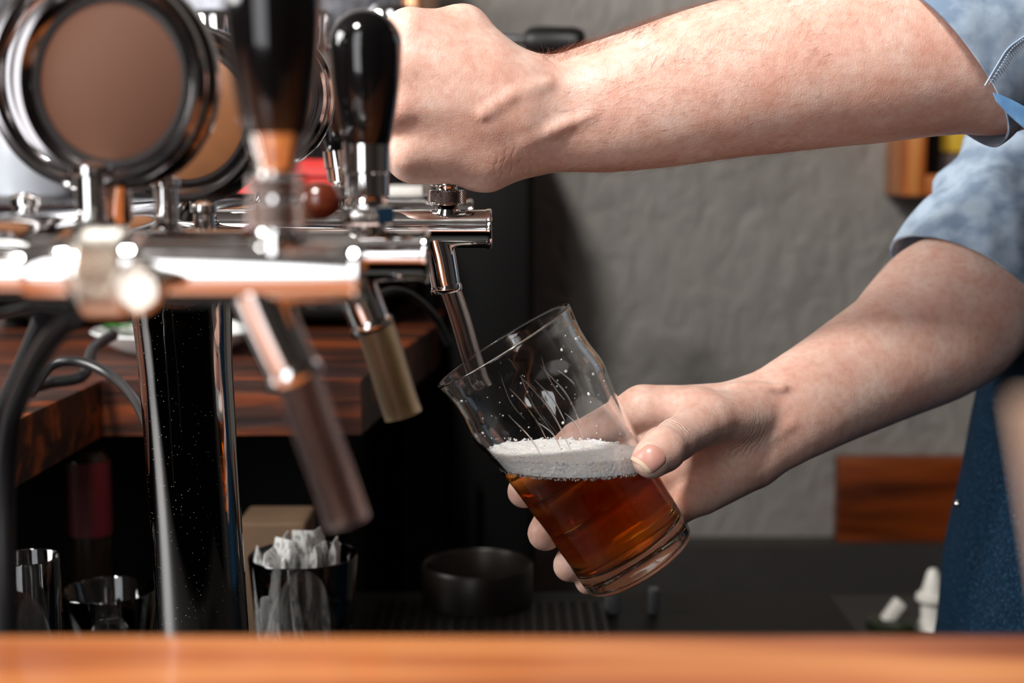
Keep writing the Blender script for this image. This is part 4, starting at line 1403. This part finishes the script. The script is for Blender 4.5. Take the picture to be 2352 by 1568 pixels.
# plate with leaves
pc = PZ(405, 776, TZ+.012)
pl = empty('plate', Vector((pc.x, pc.y, TZ)), 'white dish with a green leaf, behind the tower column', 'plate')
pr_w = (P(592, 776, (pc-CAM).dot(FW)).x-P(212, 776, (pc-CAM).dot(FW)).x)/2
MB().lathe([(0, .001), (pr_w*.6, .001), (pr_w*.66, .003), (pr_w*.86, .011), (pr_w, .020), (pr_w-.001, .0215), (pr_w*.85, .014), (pr_w*.62, .0065), (0, .005)], frame((pc.x, pc.y, TZ), (0, 0, 1)), 72).build('dish', 'white', pl)
lfm = MB()
lc = PZ(265, 752, TZ+.02)
for (dx, dy, s_) in ((0, 0, 1.0), (-.008, .006, .7), (.012, .008, .8)):
    n_ = 10; vs = []; 
    for i in range(n_+1):
        t = i/n_; wv = math.sin(PI*t)**.8*.006*s_
        x = (t-.5)*.028*s_
        for s2 in (-1, 0, 1):
            vs.append(Vector((lc.x+dx+x, lc.y+dy+s2*wv, TZ+.020+.004*math.sin(PI*t)+(0 if s2 else -.0015))))
    vs += [v_-Vector((0, 0, .0006)) for v_ in vs]
    q = 3*(n_+1)
    fs = []
    for i in range(n_):
        for s2 in (0, 1):
            a = i*3+s2; fs += [(a, a+1, a+4, a+3), (q+a+3, q+a+4, q+a+1, q+a)]
    lfm.add(vs, fs)
lfm.build('mint_leaf', 'green', label='green mint sprig lying on the white dish', cat='leaf')
MB().sphere((lc.x+.03, lc.y+.005, TZ+.017), .010, 14, 10, (1, 1, .6)).build('food_scrap', simple('pale_food', srgb(170, 150, 140), .6), label='pale crumpled morsel on the white dish beside the leaf', cat='food')

# cables
def cable(pts, r, label, mat='cable'):
    return MB().tube(pts, r, 14, smooth=10).build('hose', mat, label=label, cat='cable')
cable([P(70, 905, .98), P(120, 838, 1.0), P(190, 832, 1.0), P(262, 868, .98), P(320, 935, .93), P(365, 1060, .88), P(385, 1200, .87)], .0036, 'grey black hose arching over the wooden counter and down behind the column')
cable([P(40, 900, 1.02), P(110, 880, 1.06), P(190, 862, 1.08), P(215, 800, 1.12), P(260, 770, 1.16)], .0045, 'dull black hose lying on the counter under the grey arching hose')
cable([P(170, 722, .50), P(110, 790, .52), P(60, 880, .55), P(24, 980, .57), P(12, 1150, .58), P(14, 1400, .58), P(18, 1560, .58)], .0040, 'thick black beer line hanging down the left edge')
cable([P(100, 735, .62), P(50, 850, .64), P(0, 960, .66), P(-34, 1060, .68), P(-40, 1400, .70)], .0045, 'thinner black beer line beside the thick one at the left edge')
cable([P(850, 690, 1.12), P(900, 668, 1.14), P(950, 682, 1.16), P(1000, 730, 1.2), P(1030, 790, 1.22)], .0032, 'thin black cable arching behind the second and third taps')

# ------------------------------------------------------------------ things on the workbench
def tumbler(px, rim_y, d, wpx, h, label, taper=.78, name='tumbler', cat='glass', bottom=None):
    c = P(px, rim_y, d); r = wpx/2*d/F_PX
    b_ = Vector((c.x, c.y, BZ))
    H = c.z-BZ
    pr_ = [(0, .001), (r*taper, .001), (r*taper+.0005, .004), (r, H-.001), (r-.0008, H), (r-.0018, H-.001), (r*taper-.0018, .010), (0, .009)]
    return MB().lathe(pr_, frame(b_, (0, 0, 1)), 64).build(name, 'glass', loc=b_, angle=50, label=label, cat=cat), b_, r, H
sg_, sb, srad, sH = tumbler(696, 1272, 1.0, 250, 0, 'clear glass holding paper sugar sticks, beside the column base')
# sugar sticks
sticks = [(-.030, -.012, -.10, .02, .010), (-.020, .004, .06, .1, .018), (-.012, -.018, -.22, .0, .012), (-.002, .012, .02, .12, .030), (.006, -.008, .16, -.05, .020), (.014, .014, -.08, .1, .032), (.020, -.004, .12, .02, .024), (.004, -.022, -.3, -.02, .004), (-.024, .016, .12, .1, .022), (.012, .002, -.16, .05, .028)]
desc = ['white sugar stick leaning against the left wall of the glass', 'white sugar stick at the left of the bunch, top level with the rim', 'white sugar stick at the front slanting left to right behind the glass wall', 'tallest sugar stick standing at the back of the glass', 'sugar stick in the middle of the glass leaning right', 'sugar stick at the back right of the bunch standing above the rim', 'rightmost sugar stick in the glass', 'shortest sugar stick, steeply slanted at the very front of the glass', 'sugar stick at the back left of the bunch', 'sugar stick crossing behind the middle one']
proto_s = None
for i, (dx, dy, lx_, ly_, topz) in enumerate(sticks):
    s = .82
    Ln = sH*.80+topz*.55
    if proto_s is None:
        mb = MB(); wv = .0072; th = .0022
        nseg = 12
        vs = []
        for j in range(nseg+1):
            t = j/nseg
            flat = 1 if 0.06 < t < .94 else .12
            for (a, b_) in ((-1, -1), (0, -1.15), (1, -1), (1, 1), (0, 1.15), (-1, 1)):
                vs.append(Vector((a*wv*(1+.03*math.sin(j*2)), b_*th*flat, t*.078)))
        fs = []
        for j in range(nseg):
            for k_ in range(6): fs.append((j*6+k_, j*6+(k_+1) % 6, (j+1)*6+(k_+1) % 6, (j+1)*6+k_))
        fs += [(5, 4, 3, 2, 1, 0), tuple(nseg*6+k_ for k_ in range(6))]
        mb.add(vs, fs)
        mb.v = [Vector((q.x*1.25, q.y*1.2, q.z*1.18)) for q in mb.v]; proto_s = mb.build('sugar_stick', 'sachet', loc=(0, 0, 0))
        o = proto_s
    else:
        o = proto_s.copy(); COL.objects.link(o)
    ax_ = Vector((lx_*.55, ly_*.3, 1)).normalized()
    o.location = Vector((sb.x+dx*.85, sb.y+dy*.8, BZ+.011+topz*.35))
    o.rotation_euler = (ax_.to_track_quat('Z', 'Y').to_matrix().to_4x4() @ Matrix.Rotation(rng.uniform(-.5, .5), 4, 'Z')).to_euler()
    tag(o, desc[i], 'sugar stick', 'sugar sticks in the glass')
t_, tb, tr, tH = tumbler(62, 1278, .88, 150, 0, 'empty clear tumbler at the bottom left corner', .9)
t_, tb, tr, tH = tumbler(250, 1352, .98, 220, 0, 'low clear glass bowl left of the column base', .6, 'glass_bowl', 'bowl')
# bottle with dark red label in the gloom
bc = P(205, 1100, 1.14)
bt = empty('bottle', (bc.x, bc.y, BZ), 'dim bottle with a dark red label under the wooden counter', 'bottle')
bz_ = TZ-.05-BZ
MB().lathe([(0, .001), (.015, .001), (.017, .004), (.017, bz_*.93), (.012, bz_*.97), (0, bz_*.98)], frame((bc.x, bc.y, BZ), (0, 0, 1)), 36).build('bottle_body', simple('dull_brown_glass', (.02, .012, .008, 1), .15), bt)
MB().lathe([(.0171, bz_*.52), (.0175, bz_*.52), (.0175, bz_*.92), (.0171, bz_*.92)], frame((bc.x, bc.y, BZ), (0, 0, 1)), 36, closed=True).build('bottle_label', 'dark_red', bt)
# beige box and dark pan behind the sugar glass
b0 = P(548, 1262, 1.13); b1 = P(706, 1192, 1.13)
MB().rbox((b0.x, b0.y-.01, BZ+.001), (b1.x, b0.y+.05, b1.z), .003).build('cardboard_box', 'beige_board', label='beige cardboard box behind the sugar glass', cat='box')
# drip mat with holes: grid of bars
dm0 = P(880, 1440, 1.15); dm1 = P(1330, 1375, 1.2)
mx0, mx1, my0, my1 = -.115, .075, P(0, 1500, 1.02).y, P(0, 1375, 1.2).y
dm = MB()
nx = 20; ny = 16
for i in range(nx+1):
    x = mx0+(mx1-mx0)*i/nx; dm.box((x-.0016, my0, BZ+.0005), (x+.0016, my1, BZ+.006))
for j in range(ny+1):
    y = my0+(my1-my0)*j/ny; dm.box((mx0, y-.0016, BZ+.0006), (mx1, y+.0016, BZ+.0062))
dmo = dm.build('drip_mat', simple('black_rubber_mat', (.012, .010, .009, 1), .35), smooth=False, label='black perforated drip mat on the workbench below the glass', cat='drip mat')
# ashtray-like steel ring behind the mat
rg = P(1095, 1330, 1.18)
mb = MB(); R_ = .045
rpts = []
mb.lathe([(R_-.0022, BZ*0), (R_+.0022, 0), (R_+.0016, .030), (R_, .0322), (R_-.0016, .030)], frame((rg.x, P(0, 1330, 1.20).y, BZ+.007), (0, 0, 1)), 64, closed=True)
mb.build('steel_bowl', simple('dim_brown_metal', (.014, .010, .008, 1), .35, .3), label='dim metal ring bowl standing on the drip mat', cat='bowl')
# two chrome rails at the right of the mat
for i, (px, w_) in enumerate(((1405, .006), (1500, .004))):
    a = P(px, 1345, 1.19); b_ = Vector((a.x, a.y-.0, BZ))
    MB().rbox((a.x-w_, a.y-.012, BZ+.001), (a.x+w_, a.y, a.z), .001).build('steel_divider', simple('dull_steel_strip', (.16, .16, .17, 1), .35, .6), label=['wider dull steel divider upright on the bench below the glass foot', 'narrower dull steel divider right of the wide one'][i], cat='divider')
# white nozzle bottle + white cap
nb_ = P(2140, 1405, 1.45)
nz = empty('squeeze_bottle', (nb_.x, nb_.y, SZ), 'white nozzle bottle beside the apron at lower right', 'bottle')
hh = lambda py: P(2140, py, 1.45).z-SZ
k1 = 1.45/F_PX
MB().lathe([(0, hh(1302)), (8*k1, hh(1303)), (14*k1, hh(1312)), (22*k1, hh(1345)), (27*k1, hh(1358)), (36*k1, hh(1364)), (37*k1, hh(1375)), (28*k1, hh(1384)), (0, hh(1384))], frame((nb_.x, nb_.y, SZ), (0, 0, 1)), 40).build('nozzle', 'white_matte', nz)
MB().lathe([(0, hh(1386)), (24*k1, hh(1386)), (25*k1, hh(1400)), (25*k1, hh(1420)), (34*k1, hh(1440)), (36*k1, .002), (0, .001)], frame((nb_.x, nb_.y, SZ), (0, 0, 1)), 40).build('bottle_body', 'white_matte', nz)
wc = P(2050, 1406, 1.45)
MB().rbox((-.0145, -.008, -.006), (.0145, .008, .006), .003, frame(wc, (.55, 0, .8), (.8, 0, -.55)) @ Matrix.Rotation(math.radians(90), 4, 'Y')).build('white_cap', 'white_matte', label='small slanted white cap left of the nozzle bottle', cat='cap')
# jar holding those caps so nothing floats
jb = P(2062, 1440, 1.45)
MB().lathe([(0, .001), (.026, .001), (.026, P(0, 1424, 1.45).z-SZ), (.019, P(0, 1424, 1.45).z-SZ+.002), (0, P(0, 1424, 1.45).z-SZ+.002)], frame((wc.x, wc.y, SZ), (0, 0, 1)), 36).build('dark_jar', simple('dark_green_jar', (.015, .022, .01, 1), .25), label='dark jar under the slanted white cap', cat='jar')

# ------------------------------------------------------------------ on the wall
def wall_rect(px0, py0, px1, py1):
    d = (WALL_Y-.03-CAM.y)
    def hit(px, py):
        r = FW+(px-1176)/F_PX*RT-(py-784)/F_PX*UP
        return CAM+r*((WALL_Y-.012-CAM.y)/r.y)
    a = hit(px0, py0); b_ = hit(px1, py1)
    return a, b_
a, b_ = wall_rect(1920, 1045, 2262, 1238)
MB().rbox((a.x, WALL_Y-.032, b_.z), (b_.x, WALL_Y-.002, a.z), .004).build('wall_board', 'board_wood', label='knotty orange-brown wooden board fixed low on the grey wall', cat='board')
a, b_ = wall_rect(2045, 150, 2400, 448)
wbx = empty('wall_shelf_box', ((a.x+b_.x)/2, WALL_Y-.04, b_.z), 'orange wooden shelf box on the wall behind the arms', 'shelf')
dp = .10; th = .028
# side, bottom, top, back
MB().rbox((a.x, WALL_Y-dp, b_.z), (a.x+th, WALL_Y-.002, a.z), .003).build('side_board', 'frame_wood', wbx)
MB().rbox((b_.x-th, WALL_Y-dp, b_.z), (b_.x, WALL_Y-.002, a.z), .003).build('side_board', 'frame_wood', wbx)
MB().rbox((a.x+th, WALL_Y-dp, b_.z), (b_.x-th, WALL_Y-.002, b_.z+th), .003).build('shelf_board', 'frame_wood', wbx)
MB().rbox((a.x+th, WALL_Y-dp, a.z-th), (b_.x-th, WALL_Y-.002, a.z), .003).build('shelf_board', 'frame_wood', wbx)
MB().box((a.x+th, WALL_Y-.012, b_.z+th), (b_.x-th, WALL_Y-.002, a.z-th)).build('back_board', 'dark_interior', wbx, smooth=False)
yb = Vector((a.x+(2182-2045)*1.95/F_PX, WALL_Y-.055, b_.z+th))
ybz = P(2180, 300, 1.88).z
yo = empty('packet', yb, 'yellow-topped packet inside the wooden wall box', 'packet')
MB().rbox((yb.x-.018, yb.y-.02, yb.z+.001), (yb.x+.03, yb.y+.02, ybz-.03), .004).build('packet_body', simple('grey_packet', srgb(110, 100, 96), .5), yo)
MB().rbox((yb.x-.018, yb.y-.02, ybz-.029), (yb.x+.03, yb.y+.02, ybz+.012), .004).build('packet_top', 'yellow', yo)

# ------------------------------------------------------------------ blurred cream card in the near right foreground
mc = MB()
A = P(2348, 925, .20)
zq = BAR_Z
vsf = [A, P(2560, 915, .205), Vector((P(2800, 1300, .205).x, A.y+.010, zq)), Vector((P(2690, 1300, .20).x, A.y, zq))]
mc.add(vsf+[v_+Vector((0, .003, 0)) for v_ in vsf], [(0, 1, 2, 3), (7, 6, 5, 4), (0, 4, 5, 1), (1, 5, 6, 2), (2, 6, 7, 3), (3, 7, 4, 0)])
mc.build('menu_card', 'cream', smooth=False, label='blurred cream card standing on the bar at the right edge', cat='card')

# ------------------------------------------------------------------ render look
vs_ = scene.view_settings
scene.display_settings.display_device = 'sRGB'
vs_.view_transform = 'Standard'
vs_.look = 'None'
vs_.exposure = 0.0
vs_.gamma = 1.0
vs_.use_curve_mapping = False
cy = scene.cycles
cy.use_denoising = True
cy.max_bounces = 16
cy.transmission_bounces = 14
cy.glossy_bounces = 8
cy.transparent_max_bounces = 12
cy.volume_bounces = 1
cy.sample_clamp_indirect = 6.0
cy.caustics_refractive = True
cy.caustics_reflective = True
cy.blur_glossy = 0.3
